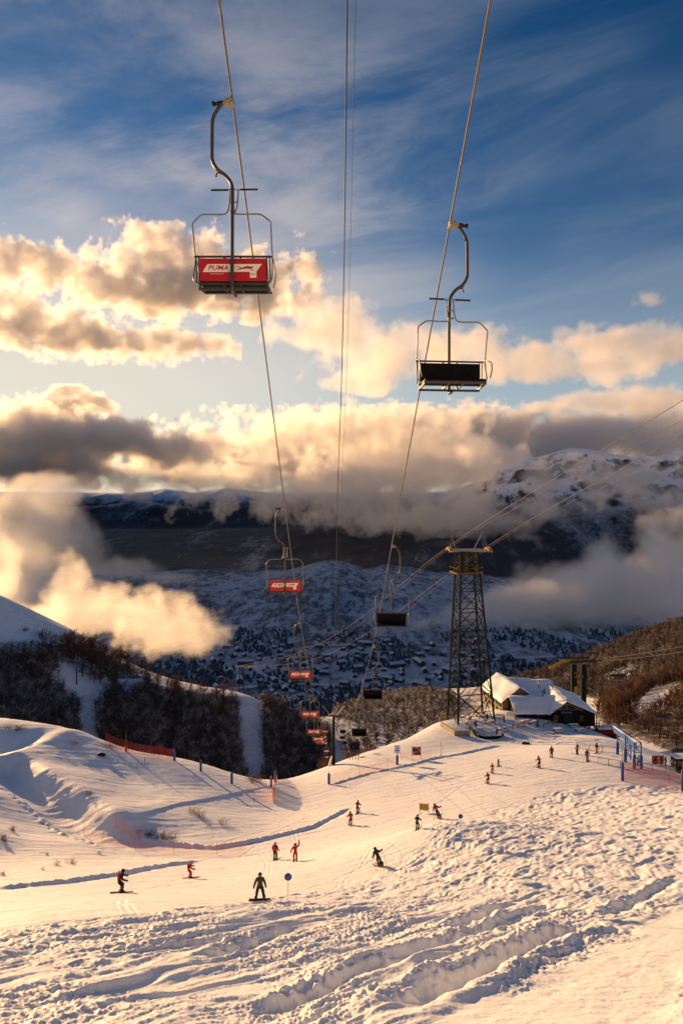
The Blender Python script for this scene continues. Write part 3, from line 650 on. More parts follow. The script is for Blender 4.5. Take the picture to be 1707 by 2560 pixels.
# ---------------------------------------------------------------- chairlift
def chair_points(l): # zoom pixels of the nearest chair (4.2 per photo pixel, 11.15 m away) -> metres from the grip
    return [((x-755)*.001555,-(y-228)*.001555) for x,y in l]
def make_chair():
    root=empty('lift_chair')
    g=MB();g.box((-.07,-.01,-.0),(.11,.12,.10)).box((-.02,0,.03),(.06,.15,.07)).box((-.13,0,-.01),(.06,.09,.05)).cyl((-.07,-.08,.0),(-.07,.08,.0),.035).box((-.005,0,-.035),(.05,.18,.03))
    g.build('grip',M['clamp'],root)
    g=MB();g.cyl((-.335,0,-.018),(-.30,0,-.018),.042).cyl((-.30,0,-.018),(-.22,0,-.012),.030).cyl((-.24,0,-.01),(-.15,0,0),.038).build('bumper',M['rubber'],root)
    hp_=[(-.15,-.02,-.0),(-.19,-.02,-.045),(-.275,-.02,-.17),(-.315,-.02,-.26),(-.330,-.02,-.38),(-.334,-.02,-.87),(-.322,-.02,-.965),(-.28,-.02,-1.05),(-.215,-.02,-1.12),(-.12,-.02,-1.19),(-.045,-.02,-1.28),(-.008,-.02,-1.37),(0,-.03,-1.5),(.002,-.05,-1.85),(0,-.06,-2.5),(.0,-.065,-2.98),(.01,-.04,-3.05),(.02,.05,-3.10),(.02,.20,-3.09)]
    h=MB();h.tube(smooth_path(hp_,4),.029,10).build('hanger',M['hanger'],root)
    b=MB();b.box((-.225,-.03,-1.13),(.09,.05,.05),Matrix.Rotation(R(40),3,'Y')).bar((-.235,-.03,-1.15),(-.262,-.03,-1.19),.02).bar((-.262,-.03,-1.19),(-.25,-.03,-1.215),.012).bar((-.262,-.03,-1.19),(-.278,-.03,-1.20),.012).bar((-.25,-.03,-1.215),(-.272,-.03,-1.225),.012).bar((-.278,-.03,-1.20),(-.272,-.03,-1.225),.012)
    b.build('bracket',M['rust'],root)
    s=MB()
    yb=.06
    left=[(725,1130),(720,1200),(715,1270),(705,1325),(685,1365),(650,1383),(530,1385),(425,1385),(375,1420),(330,1470),(320,1510),(335,1660),(352,1850)]
    right=[(808,1130),(803,1200),(797,1290),(778,1345),(768,1372),(790,1380),(900,1383),(1025,1380),(1080,1405),(1135,1450),(1148,1490),(1155,1680),(1166,1850)]
    for l in (left,right):
        P=[(x,yb+ (0.0 if i<7 else .04*(i-6)/6),z) for i,(x,z) in enumerate(chair_points(l))]
        s.tube(smooth_path(P,3),.0125,7)
    (x0,z0),(x1,z1)=chair_points([(700,1122),(830,1122)]);s.cyl((x0,yb,z0),(x1,yb,z1),.008,6)
    (x0,z0),(x1,z1)=chair_points([(715,1255),(800,1255)]);s.cyl((x0,yb,z0),(x1,yb,z1),.010,6);s.cyl((-.05,yb,z0-.14),(.05,yb,z0-.14),.018,8)
    sb=s.build('safety_bar',M['galv'],root)
    for a in ([(520,1128),(700,1126)],[(830,1122),(1013,1120)]):
        (x0,z0),(x1,z1)=chair_points(a);MB().cyl((x0,yb,z0),(x1,yb,z1),.017,8).build('handle',M['rubber'],sb)
    # side frames (arm rests) from the top rail down and round under the seat
    for l,sg in (([(352,1850),(342,1950),(330,2040),(345,2082),(380,2100),(440,2106)],-1),([(1166,1850),(1162,1940),(1157,2040),(1140,2080),(1105,2098),(1050,2104)],1)):
        P=[(x,.10,z) for x,z in chair_points(l)]
        a=MB();a.tube(smooth_path(P,3),.0125,7);x,z=P[0][0],P[0][2]
        a.tube(smooth_path([(x,.1,z+.02),(x+sg*.005,.28,z-.02),(x+sg*.012,.44,z-.10),(x+sg*.01,.47,z-.22),(x-sg*.02,.46,z-.36)],3),.012,6)
        a.build('armrest',M['galv'],root)
    f=MB();zt=-2.512
    f.bar((-.63,0,zt),(.64,0,zt),.028,.028)
    for x in (-.60,-.555,.555,.60): f.bar((x,0,zt),(x+.012,.02,-2.93),.016,.02)
    for x in (-.13,.13): f.box((x,0,-2.535),(.03,.02,.03))
    f.bar((-.56,.02,-2.945),(.59,.02,-2.945),.03,.03).bar((-.55,.0,-3.04),(.59,.0,-3.04),.05,.035).bar((-.54,.46,-2.965),(.59,.46,-2.965),.05,.035)
    for x in (-.53,-.13,.13,.56): f.bar((x,0,-3.02),(x,.46,-2.975),.03,.03).box((x,.0,-2.99),(.03,.03,.10))
    f.build('seat_frame',M['hanger'],root)
    f=MB();f.box((.02,.23,-2.935),(1.10,.44,.05)).box((.02,.44,-2.93),(1.10,.07,.07));se=f.build('seat',M['pad'],root)
    bv=se.modifiers.new('soft','BEVEL');bv.width=.018;bv.segments=2
    f=MB();f.box((0,.022,-2.735),(1.10,.035,.36));bk=f.build('backrest',M['pad'],root)
    # advertising panel on the back of the chair
    f=MB();f.prism([(-.548,-2.545),(.545,-2.545),(.545,-2.915),(-.53,-2.915)],.008,lambda v:v+Vector((0,-.012,0)))
    pn=f.build('panel',M['red'],root)
    pl=MB();pl.prism(chair_points([(490,1925),(1062,1923),(1003,2005),(440,2008)]),.0015,lambda v:v+Vector((0,-.0150,0)));lg=pl.build('emblem_field',M['cream'],pn)
    (x,z),=chair_points([(602,1966)])
    text_mesh('PUMA',.106,M['red'],'lettering',pn,(x,-.0165,z),shear=.25,bold=.0022,sx=1.12,spacing=1.06)
    (x,z),=chair_points([(592,2026)])
    text_mesh('ENERGY',.038,M['cream'],'lettering',pn,(x,-.0140,z),sx=1.0,spacing=1.75)
    # leaping cat
    cat=[(775,1951),(800,1949),(826,1953),(846,1962),(862,1962),(880,1952),(905,1947),(930,1949),(950,1952),(962,1947),(972,1950),(970,1962),(955,1968),(948,1972),(958,1982),(975,1986),(984,1992),(965,1991),(945,1982),(932,1974),(905,1972),(890,1972),(868,1978),(845,1978),(828,1983),(812,1992),(803,1990),(818,1977),(835,1966),(822,1957),(800,1953)]
    c=MB();c.prism(chair_points(cat),.0012,lambda v:v+Vector((0,-.0172,0)));c.build('cat_emblem',M['red'],pn)
    st=MB();st.prism(chair_points([(938,1997),(1005,1997),(1005,2068),(936,2068)]),.0014,lambda v:v+Vector((0,-.0185,0)));st.build('number_sticker',M['cream'],pn)
    return root,pn
chair0,panel0=make_chair()
snap_tree(chair0)
def ppt(px,py,d): return Vector(((px-853.5)/FP*d,d,-(py-HOR)/FP*d))
UP=Vector((0,0,2.73))
LG=[ppt(582,257,11.15),ppt(713,1271,24.1),ppt(751,1557,36)]+[ppt(x,y,d)+UP for x,y,d in [(774.5,1785.6,47.5),(785,1829.6,60),(796,1847.8,72),(801,1855,84)]]
LF=[ppt(x,y,d)+UP for x,y,d in [(812,1829,134),(809,1843,146),(811,1858,158),(816,1878,172),(816,1893,186)]]
RG=[ppt(1124,561,12.5),ppt(978.5,1366,26),ppt(931.5,1618,40.5)]+[ppt(x,y,d)+UP for x,y,d in [(897.7,1828,54),(885,1863,67)]]
RF=[ppt(x,y,d)+UP for x,y,d in [(857,1828,134),(856,1843,146),(862,1856,158),(866,1873,172)]]
LL=['nearest red-backed lift chair, number 111 on its panel, against the clouds','second red-backed lift chair, in front of the dark valley ridge','third red-backed lift chair, above the village in the valley','fourth red-backed lift chair, before the brown treetops left of the steel post','fifth red-backed lift chair, small, left of the steel post','sixth red-backed lift chair, small, overlapped by the next one','seventh red-backed lift chair, small, just left of the steel post']
RL=['nearest black-seated lift chair, seen from the front against the peach clouds','second black-seated lift chair, in front of the dark valley and the snowy ridge','third black-seated lift chair, above the village roofs','fourth black-seated lift chair, above the low point of the right haul rope','black-seated lift chair carrying two riders low over the edge of the piste']
chairs=[]
def put_chair(p,turn,label,group,sway=0):
    c=copy_tree(chair0);c.location=p;c.rotation_euler=(0,0,turn+sway);c['category']='lift chair';c['label']=label;c['group']=group;chairs.append(c);return c
for i,p in enumerate(LG):
    c=put_chair(p,0,LL[i],'chairs hanging from the left rope',[0,.05,-.04,.03,0,.03,-.05][i])
    if i==0:
        pn=[x for x in c.children if x.name.startswith('panel')][0]
        for x,z in chair_points([(413,1870),(575,1865),(912,1863),(1085,1865),(418,1975),(1080,1970),(590,2085),(915,2083),(1085,2080)]): MB().cyl((x,-.016,z),(x,-.010,z),.006,6).build('screw',M['clamp'],pn)
        (x,z),=chair_points([(970,2034)]);text_mesh('111',.052,M['ink'],'lettering',pn,(x,-.0200,z),sx=1.0,bold=.0008)
for p in LF: put_chair(p,0,'tiny red-backed lift chair far down the line beyond the steel post','far chairs of the left rope')
for i,p in enumerate(RG): put_chair(p,math.pi,RL[i],'chairs hanging from the right rope',[.10,-.04,.03,0,0][i])
for p in RF: put_chair(p,math.pi,'tiny dark lift chair far down the line beyond the steel post','far chairs of the right rope')
for o in [chair0]+list(chair0.children_recursive): bpy.data.objects.remove(o)
def rope(name,pts,r,label,mat='rope',group=None,n=8):
    o=MB().tube(smooth_path(pts,n),r,6).build(name,M[mat]);return tag(o,label,'rope' if 'rope' in name else 'cable',group)
PY=125.0
pA=ppt(808,1786,PY);pB=ppt(857,1786,PY)
rope('haul_rope',[LG[0]+Vector((.12,-40,21.0)),LG[0]+Vector((0.02,-5,2.62)),*LG,ppt(803,1795,104),pA,*LF,ppt(820,1915,200)],.017,'left haul rope carrying the red-backed chairs')
rope('haul_rope',[RG[0]+Vector((.05,-40,20.0)),RG[0]+Vector((0.0,-5,2.42)),*RG,ppt(873,1813,79),ppt(862,1803,104),pB,*RF,ppt(868,1895,190)],.017,'right haul rope carrying the black-seated chairs')
top=ppt(835,1761,PY)
cc=[Vector((.09,-30,26)),Vector((.076,9,6.55)),Vector((-.135,24,0)),ppt(839.5,1500,38),ppt(836,1660,60),ppt(835,1722,90),top]
rope('overhead_cable',cc,.011,'thick dark cable overhead midway between the two haul ropes','steel_dark')
rope('overhead_cable',[p+Vector((.10+.0012*p.y*(0 if p.y>100 else 1),0,.02 if p.y<100 else 0)) for p in cc],.004,'thin second cable just right of the middle cable','steel_dark')
# the steel post with its cross arm
def lift_post():
    b=ppt(834,1916,PY);gzv=gz(b.x,PY);root=empty('lift_post',(b.x,PY,gzv),0,'dark green steel post of the chairlift with V-shaped lifting frame','lift post')
    hh=ppt(834,1790,PY).z-gzv
    MB().tube([(0,0,-.6),(0,0,hh)],[.30,.22],14).build('post',M['green_paint'],root)
    a=MB();a.bar((-2.1,0,hh),(2.1,0,hh),.22,.2);a.bar((-.1,-.0,hh-.1),(-.1,0,hh-1.3),.18);a.build('cross_arm',M['steel_dark'],root)
    for s in (-1,1):
        t=MB();x=s*1.79
        for k in range(-3,4): t.cyl((x-.06,k*.55,hh+.30-.03*k*k*.2),(x+.06,k*.55,hh+.30-.03*k*k*.2),.2,10)
        t.bar((x+.1*s,-1.9,hh+.18),(x+.1*s,1.9,hh+.18),.06,.16);t.build('sheave_train',M['steel_dark'],root)
        MB().bar((s*.4,0,hh-1.0),(s*1.9,0,hh-.1),.09).build('brace',M['galv'],root)
        v=MB();v.bar((s*.5,0,hh),(s*2.05,0,hh+1.95),.12);v.bar((s*.12,0,hh+1.0),(s*.5,0,hh),.08);v.bar((0,0,hh+2.0),(s*.5,0,hh+.1),.06);v.build('lifting_frame',M['galv'],root)
    MB().bar((-2.5,0,hh+2.0),(2.5,0,hh+2.0),.12).build('top_beam',M['steel_dark'],root)
    l=MB()
    for s in (-.2,.2): l.bar((s,-.35,.5),(s,-.3,hh),.03)
    for k in range(int(hh/.35)): l.bar((-.2,-.34,.6+k*.35),(.2,-.34,.6+k*.35),.02)
    l.build('ladder',M['steel_dark'],root)
    p=MB();p.box((-.55,-.15,.75),(.45,.9,1.9),Matrix.Rotation(R(14),3,'Y'),0,.55);q=p.build('base_padding',M['cream'],root);bv=q.modifiers.new('soft','BEVEL');bv.width=.12;bv.segments=3
lift_post()
# ---------------------------------------------------------------- lattice tower of the aerial tramway
def lattice_tower():
    A=Vector((25.7,151,0));B=Vector((34.6,154,0));C=Vector((24.6,159,0));D=B+C-A;cen=(A+B+C+D)/4
    z0=min(gz(p.x,p.y) for p in (A,B,C,D));ztop=ppt(1165,1380,155).z
    root=empty('lattice_tower',(cen.x,cen.y,z0),0,'tall dark lattice tower carrying tramway ropes beside the mountain restaurant','tower')
    hh=ztop-z0;zf=lambda y:(1.0-(y-300)/(1735-300.))*hh     # zoom row -> height
    cor=[p-cen for p in (A,B,D,C)]
    wf=lambda z:.0+(1.0-z/hh*.545)
    P=lambda i,z:Vector((cor[i].x*wf(z)-.9*z/hh,cor[i].y*wf(z),z))
    L=[0]+[zf(y) for y in (1450,1200,985,790,620,480,390,300)]
    for i in range(4):
        g=gz(A.x,A.y)
        MB().bar(P(i,-1.2),P(i,hh),.40,.40).build('leg',M['tower'],root)
    for i in range(4):
        j=(i+1)%4;f=MB()
        for k in range(len(L)-1):
            a,b=L[k],L[k+1]
            if k>0:f.bar(P(i,a),P(j,a),.18)
            if k%2==0: f.bar(P(i,a),P(j,b),.16);f.bar(P(j,a),P(i,b),.15)
            else:
                f.bar(P(i,b),P(j,a),.16);f.bar(P(j,b),P(i,a),.15)
            m=(P(i,(a+b)/2)+P(j,(a+b)/2))/2
            if k<6:
                f.bar(P(i,(a+b)/2),m,.09);f.bar(P(j,(a+b)/2),m,.09)
        f.bar(P(i,hh),P(j,hh),.18);f.build('bracing',M['tower'],root)
    l=MB()
    for s in (-.25,.25): l.bar((s-.2,0,0),(s-1.0,0,hh),.05)
    for k in range(int(hh/.4)): l.bar((-.45-.8*k*.4/hh,0,k*.4),(.05-.8*k*.4/hh,0,k*.4),.035)
    for k in range(int(hh/1.2)): 
        for a in range(6):
            t0=a/6*2*math.pi;t1=(a+1)/6*2*math.pi;c=Vector((-.2-.8*k*1.2/hh,.35,k*1.2));l.bar(c+Vector((.35*math.cos(t0),.35*math.sin(t0),0)),c+Vector((.35*math.cos(t1),.35*math.sin(t1),0)),.03)
    l.build('ladder',M['timber_pale'],root)
    pz=zf(470);p=MB()
    c=[P(i,pz)*1.0 for i in range(4)];o=[Vector((v.x*1.35,v.y*1.35,pz)) for v in c]
    for i in range(4):
        j=(i+1)%4;p.bar(o[i],o[j],.10,.3);p.bar(o[i]+Vector((0,0,1.1)),o[j]+Vector((0,0,1.1)),.06);p.bar(o[i],o[i]+Vector((0,0,1.1)),.06)
    p.build('maintenance_platform',M['ochre'],root)
    d=MB();tx=-.9;d.box((tx+.2,0,hh+.15),(8.2,3.6,.3));d.box((tx+.2,0,hh+.42),(6.2,2.6,.22));d.build('head_platform',M['galv'],root)
    for sx,ang in ((-4.3,.0),(4.6,.0)):
        sh=MB()
        for k in range(7):
            y=-2.4+k*.8;sh.cyl((tx+sx-.1,y,hh+.75-.05*(k-3)**2),(tx+sx+.1,y,hh+.75-.05*(k-3)**2),.34,10);sh.cyl((tx+sx+.5,y,hh+.75-.05*(k-3)**2),(tx+sx+.7,y,hh+.75-.05*(k-3)**2),.34,10)
        sh.bar((tx+sx+.3,-2.8,hh+.35),(tx+sx+.3,2.8,hh+.35),.12,.3);sh.build('sheave_train',M['yellow'],root)
        fr=MB();ap=(tx+sx+(.7 if sx<0 else -.9),0,hh+4.6)
        for q in ((-.1,-1.2),(1.0,-1.2),(.4,1.2)): fr.bar((tx+sx+(.5 if sx<0 else -1.0)+q[0],q[1],hh+.4),ap,.11)
        if sx>0: fr.bar((tx+sx-3.0,0,hh+.5),ap,.10)
        fr.build('hoisting_frame',M['galv'],root)
    MB().bar((tx-4.3+.2,0,hh+4.7),(tx+4.2,0,hh+4.7),.06).build('top_rail',M['steel_dark'],root)
    return cen,z0,hh,tx
cenT,z0T,hhT,txT=lattice_tower()
hl=Vector((cenT.x+txT-4.3,cenT.y,z0T+hhT+1.1));hr=Vector((cenT.x+txT+4.6,cenT.y,z0T+hhT+1.1))
def small_tower():
    x,y=(603-853.5)/FP*345,345.;z=float(H2(np.array([x]),np.array([y]))[0]);tz=ppt(603,1667,345).z;h=tz-z
    root=empty('lattice_tower',(x,y,z),0,'small far lattice tower on the wooded crest at the lower end of the tramway ropes','tower')
    for sx,sy in ((-1,-1),(1,-1),(1,1),(-1,1)): MB().bar((sx*1.5,sy*1.5,-.5),(sx*.8,sy*.8,h),.16).build('leg',M['tower'],root)
    b=MB();n=6
    for k in range(n):
        a=k/n;c=(k+1)/n;w0=1.5-.7*a;w1=1.5-.7*c
        for (p,q) in (((-1,-1),(1,-1)),((1,-1),(1,1)),((1,1),(-1,1)),((-1,1),(-1,-1))):
            b.bar((p[0]*w0,p[1]*w0,h*a),(q[0]*w1,q[1]*w1,h*c),.09);b.bar((q[0]*w0,q[1]*w0,h*a),(p[0]*w1,p[1]*w1,h*c),.09)
    b.build('bracing',M['tower'],root)
    MB().bar((-3.2,0,h),(3.2,0,h),.3).build('cross_arm',M['galv'],root)
    return Vector((x-3,y,z+h)),Vector((x+3,y,z+h))
sl,sr=small_tower()
def tram(head,low,mid,up,label,off=Vector((0,0,0)),r=.048):
    pts=[low+off,mid[0]+off,mid[1]+off,head+off,up[0]+off,up[1]+off]
    rope('tramway_rope',pts,r,label,'rope','tramway ropes')
tram(hl,sl,(ppt(740,1634,290),ppt(880,1560,225)),(ppt(1707,1000,82),ppt(2600,450,45)),'highest tramway rope, leaving the top left of the frame of the lattice tower')
tram(hl,sl,(ppt(740,1646,291),ppt(880,1572,226)),(ppt(1707,1040,83),ppt(2600,520,45)),'thin second tramway rope just under the highest one',Vector((.6,0,-.1)),.028)
tram(hr,sr,(ppt(760,1654,290),ppt(900,1594,225)),(ppt(1707,1087,86),ppt(2600,600,45)),'third tramway rope, from the right side of the lattice tower head',Vector((0,0,0)))
tram(hr,sr,(ppt(760,1668,291),ppt(900,1610,226)),(ppt(1707,1114,87),ppt(2600,660,45)),'lowest thin tramway rope, from the right side of the lattice tower head',Vector((.6,0,-.1)),.028)
# ---------------------------------------------------------------- lift pylon behind the restaurant
def twin_pylon():
    y=205.;xa=(1433-853.5)/FP*y;xb=(1457.5-853.5)/FP*y;zt=ppt(0,1661,y).z;zb=gz(xa,y)
    root=empty('twin_lift_pylon',(xa,y,zb),0,'twin-post lift pylon with yellow sheaves behind the restaurant','lift pylon')
    h=zt-zb;w=xb-xa
    for x in (0,w): MB().box((x,0,h/2-.5),(1.45,1.1,h+1)).build('post',M['green_paint'],root)
    c=MB();c.bar((-3.4,0,h+.6),(w+5,0,h+1.2),.6,.5);c.bar((-4.5,0,h+1.9),(w+1.5,0,h+1.9),.45,.4);c.bar((-1.5,0,h+3.4),(w+4.2,0,h+3.4),.35,.3);c.bar((w+2,0,h+1.2),(w+3,0,h+3.4),.2);c.bar((0,0,h+.6),(0,0,h+3.4),.2);c.build('cross_arm',M['steel_dark'],root)
    for x0,x1,za,zb_ in ((-7.0,-4.2,h-1.0,h+.4),(-3.6,-1.2,h+.9,h+1.5),(w+4.2,w+5.4,h+1.3,h+1.2)):
        s=MB()
        for k in range(5):
            t=k/4;c=(x0+(x1-x0)*t,0,za+(zb_-za)*t);s.cyl((c[0],-.5,c[2]),(c[0],-.35,c[2]),.32,9);s.cyl((c[0],.35,c[2]),(c[0],.5,c[2]),.32,9)
        s.bar((x0,-.42,za-.35),(x1,-.42,zb_-.35),.3);s.build('sheave_train',M['yellow'],root)
    m=MB()
    for x,z,a,b in ((.8,-2.4,2.0,.5),(2.2,-3.4,1.1,.8),(.4,-3.6,.9,.7),(1.6,-4.4,1.4,.3)): m.box((x,-.6,h+z),(a,.6,b))
    m.build('machinery',M['rust'],root)
    MB().box((0.4,-.7,h-7.5),(1.0,.4,2.0)).box((.6,-.75,h-9),(.6,.4,.7)).build('control_cabinet',M['yellow'],root)
    return Vector((xa,y,zt)),w,h
pt,pw,ph=twin_pylon()
rope('lift_rope',[ppt(1340,1740,215),ppt(1385,1676,205),pt+Vector((-3,0,1.5)),pt+Vector((pw+5,0,1.8)),ppt(1560,1640,190),ppt(1707,1616,150),ppt(2600,1450,70)],.05,'upper rope of the lift behind the restaurant')
rope('lift_rope',[ppt(1385,1710,212),ppt(1430,1678,207),pt+Vector((-1,.6,.2)),pt+Vector((pw+5,.6,.9)),ppt(1560,1648,190),ppt(1707,1629,150),ppt(2600,1480,70)],.05,'lower rope of the lift behind the restaurant')
def far_chair():
    p=ppt(1543,1650,192);root=empty('lift_chair',p,0,'small dark lift chair against the wood right of the twin pylon','lift chair')
    MB().bar((0,0,0),(0,0,-2.0),.12).build('hanger',M['steel_dark'],root)
    s=MB();s.box((0,0,-4.3),(4.4,.6,.6));s.bar((-2.1,0,-2.2),(2.1,0,-2.2),.10);s.bar((-2.1,0,-2.2),(-2.1,0,-4.2),.10);s.bar((2.1,0,-2.2),(2.1,0,-4.2),.10);s.build('seat',M['steel_dark'],root)
far_chair()
# ---------------------------------------------------------------- people
def fabric(name,c): return pmat(name,c,.75,.2,nvar=.2,nscale=6,bump=.2,bscale=12)
FAB={'black':fabric('black_fabric',(.014,.014,.017)),'navy':fabric('navy_fabric',(.014,.02,.045)),'red':fabric('red_fabric',(.42,.015,.02)),'darkred':fabric('dark_red_fabric',(.20,.02,.02)),
 'olive':fabric('olive_fabric',(.05,.05,.035)),'green':fabric('green_fabric',(.10,.28,.03)),'orange':fabric('orange_fabric',(.60,.09,.015)),'pink':fabric('pink_knit',(.55,.10,.16)),'white':fabric('white_helmet',(.55,.55,.55)),'grey':fabric('grey_fabric',(.10,.11,.12)),'blue':fabric('blue_fabric',(.03,.09,.28))}
M['skin']=pmat('skin',(.50,.28,.19),.55,.4);M['ski']=pmat('ski_top',(.09,.08,.07),.35,.5,nvar=.3,nscale=3);M['ski_red']=pmat('red_ski_top',(.35,.03,.02),.35,.5);M['ski_yellow']=pmat('yellow_ski_top',(.5,.38,.06),.35,.5);M['boot']=pmat('boot_shell',(.03,.03,.03),.35,.5);M['pole']=pmat('pole_alloy',(.22,.2,.18),.4,.5,.6)
def pose(kind):
    J=dict(pelvis=(0,-.05,.93),waist=(0,-.03,1.08),chest=(0,0,1.28),neck=(0,.01,1.46),head=(0,.03,1.56),crown=(0,.03,1.68),
     shl=(-.17,0,1.40),shr=(.17,0,1.40),ell=(-.27,-.03,1.13),elr=(.27,-.03,1.13),wrl=(-.29,.12,.93),wrr=(.29,.12,.93),hal=(-.28,.19,.87),har=(.28,.19,.87),
     hil=(-.10,-.04,.88),hir=(.10,-.04,.88),knl=(-.12,.06,.50),knr=(.12,.06,.50),anl=(-.12,-.02,.10),anr=(.12,-.02,.10),tol=(-.12,.16,.05),tor=(.12,.16,.05))
    if kind in('ski','tuck','wave'):
        c=1.0 if kind=='ski' else .6
        J.update(pelvis=(0,-.16*c,.86),waist=(0,-.10*c,1.0),chest=(0,.04*c,1.19),neck=(0,.10*c,1.36),head=(0,.15*c,1.46),crown=(0,.15*c,1.59),shl=(-.17,.06*c,1.31),shr=(.17,.06*c,1.31),
         ell=(-.30,.10,1.06),elr=(.30,.10,1.06),wrl=(-.33,.34,.98),wrr=(.33,.34,.98),hal=(-.33,.42,.95),har=(.33,.42,.95),hil=(-.10,-.14*c,.81),hir=(.10,-.14*c,.81),knl=(-.13,.15,.47),knr=(.13,.15,.47))
    if kind=='wave': J.update(elr=(.36,.05,1.50),wrr=(.33,.05,1.76),har=(.31,.05,1.84),ell=(-.33,.0,1.10),wrl=(-.38,.10,.88),hal=(-.39,.13,.80))
    if kind=='lean':
        J.update(pelvis=(0,-.12,.84),knl=(-.16,.16,.46),knr=(.08,.14,.52),ell=(-.36,.05,1.22),wrl=(-.56,.18,1.25),hal=(-.64,.20,1.24),elr=(.30,.0,1.08),wrr=(.34,.15,.86),har=(.34,.2,.80))
        for k,(x,y,z) in J.items(): J[k]=(-(x+.36*z),y,z*.94)
    if kind=='board':
        J.update(hil=(-.11,-.03,.88),hir=(.11,-.03,.88),knl=(-.19,.05,.50),knr=(.19,.05,.50),anl=(-.25,0,.10),anr=(.25,0,.10),tol=(-.27,.16,.05),tor=(.27,.16,.05),ell=(-.30,-.06,1.12),elr=(.30,-.06,1.12),wrl=(-.36,.02,.88),wrr=(.34,.04,.90),hal=(-.37,.05,.80),har=(.35,.08,.82))
    if kind=='walk':
        J.update(knl=(-.10,.16,.50),anl=(-.10,.18,.10),tol=(-.10,.36,.05),knr=(.10,.02,.50),anr=(.10,-.22,.13),tor=(.10,-.05,.05),wrl=(-.28,-.05,.90),hal=(-.28,-.02,.82),wrr=(.28,.2,.94),har=(.28,.26,.88))
    if kind=='sit':
        J.update(pelvis=(0,-.02,.52),waist=(0,-.03,.66),chest=(0,0,.88),neck=(0,.02,1.06),head=(0,.05,1.16),crown=(0,.05,1.29),shl=(-.17,0,1.0),shr=(.17,0,1.0),ell=(-.26,.06,.76),elr=(.26,.06,.76),wrl=(-.2,.28,.66),wrr=(.2,.28,.66),hal=(-.17,.35,.64),har=(.17,.35,.64),
         hil=(-.1,.02,.50),hir=(.1,.02,.50),knl=(-.13,.43,.48),knr=(.13,.43,.48),anl=(-.13,.50,.06),anr=(.13,.50,.06),tol=(-.13,.68,.0),tor=(.13,.68,.0))
    return J
RAD=dict(pelvis=.135,waist=.125,chest=.145,neck=.062,head=.098,crown=.07,shl=.075,shr=.075,ell=.055,elr=.055,wrl=.04,wrr=.04,hal=.042,har=.042,hil=.10,hir=.10,knl=.075,knr=.075,anl=.06,anr=.06,tol=.05,tor=.05)
BON=[('pelvis','waist'),('waist','chest'),('chest','neck'),('neck','head'),('head','crown'),('chest','shl'),('chest','shr'),('shl','ell'),('shr','elr'),('ell','wrl'),('elr','wrr'),('wrl','hal'),('wrr','har'),('pelvis','hil'),('pelvis','hir'),('hil','knl'),('hir','knr'),('knl','anl'),('knr','anr'),('anl','tol'),('anr','tor')]
_pc={}
def body_meshes(kind,fat=1.0):
    if kind in _pc: return _pc[kind]
    J=pose(kind);names=list(J);me=bpy.data.meshes.new('sk')
    vs=[J[n] for n in names];rad=[RAD[n]*fat for n in names];ed=[(names.index(a),names.index(b)) for a,b in BON]
    for s,h in ((-1,'hal'),(1,'har')):      # thumb of the glove
        x,y,z=J[h];vs.append((x-s*.05,y+.03,z+.03));rad.append(.018);ed.append((names.index(h),len(vs)-1))
    me.from_pydata(vs,ed,[]);o=bpy.data.objects.new('sk',me);col.objects.link(o)
    sk=o.modifiers.new('skin','SKIN');sk.use_smooth_shade=True
    for i,d in enumerate(me.skin_vertices[0].data):
        f=1.0
        d.radius=(rad[i],rad[i]*(.72 if i<3 else 1));d.use_root=(i==0)
    su=o.modifiers.new('sub','SUBSURF');su.levels=1;su.render_levels=1
    dg=bpy.context.evaluated_depsgraph_get();dg.update();ev=o.evaluated_get(dg);bm=bpy.data.meshes.new_from_object(ev);bpy.data.objects.remove(o)
    N=len(bm.vertices);co=np.empty(N*3);bm.vertices.foreach_get('co',co);co=co.reshape(-1,3);no=np.empty(N*3);bm.vertices.foreach_get('normal',no);no=no.reshape(-1,3)
    # nearest bone decides the garment
    seg=[(np.array(J[a]),np.array(J[b]),a,b) for a,b in BON];D=[]
    for a,b,_,_ in seg:
        d=b-a;t=np.clip(((co-a)@d)/(d@d),0,1);D.append(np.linalg.norm(co-a-t[:,None]*d,axis=1))
    near=np.argmin(np.array(D),0)
    JK={'waist','chest','shl','shr','ell','elr','wrl','wrr'};TR_={'hil','hir','knl','knr','anl','anr'}
    kindv=np.array([0 if BON[i][1] in JK or BON[i][0]=='chest' and BON[i][1]=='neck' else 1 if BON[i][1] in TR_ else 2 for i in near])
    out={}
    for nm,kk,off in (('jacket',0,.022),('trousers',1,.018)):
        fs=[tuple(p.vertices) for p in bm.polygons if sum(kindv[v]==kk for v in p.vertices)>=(2 if kk==0 else 3)]
        used=sorted({v for f in fs for v in f});mp={v:i for i,v in enumerate(used)}
        m2=bpy.data.meshes.new(nm);m2.from_pydata([tuple(co[v]+no[v]*off) for v in used],[],[tuple(mp[v] for v in f) for f in fs]);m2.polygons.foreach_set('use_smooth',[True]*len(fs));out[nm]=m2
    out['body']=bm;out['J']=J;_pc[kind]=out;return out
def withmat(me,m):
    c=me.copy();c.materials.clear();c.materials.append(m);return c
_mc={}
def shared(kind,part,m):
    k=(kind,part,m.name)
    if k not in _mc: _mc[k]=withmat(body_meshes(kind)[part],m)
    return _mc[k]
def part(name,me,parent):
    o=bpy.data.objects.new(name,me);col.objects.link(o);o.parent=parent;return o
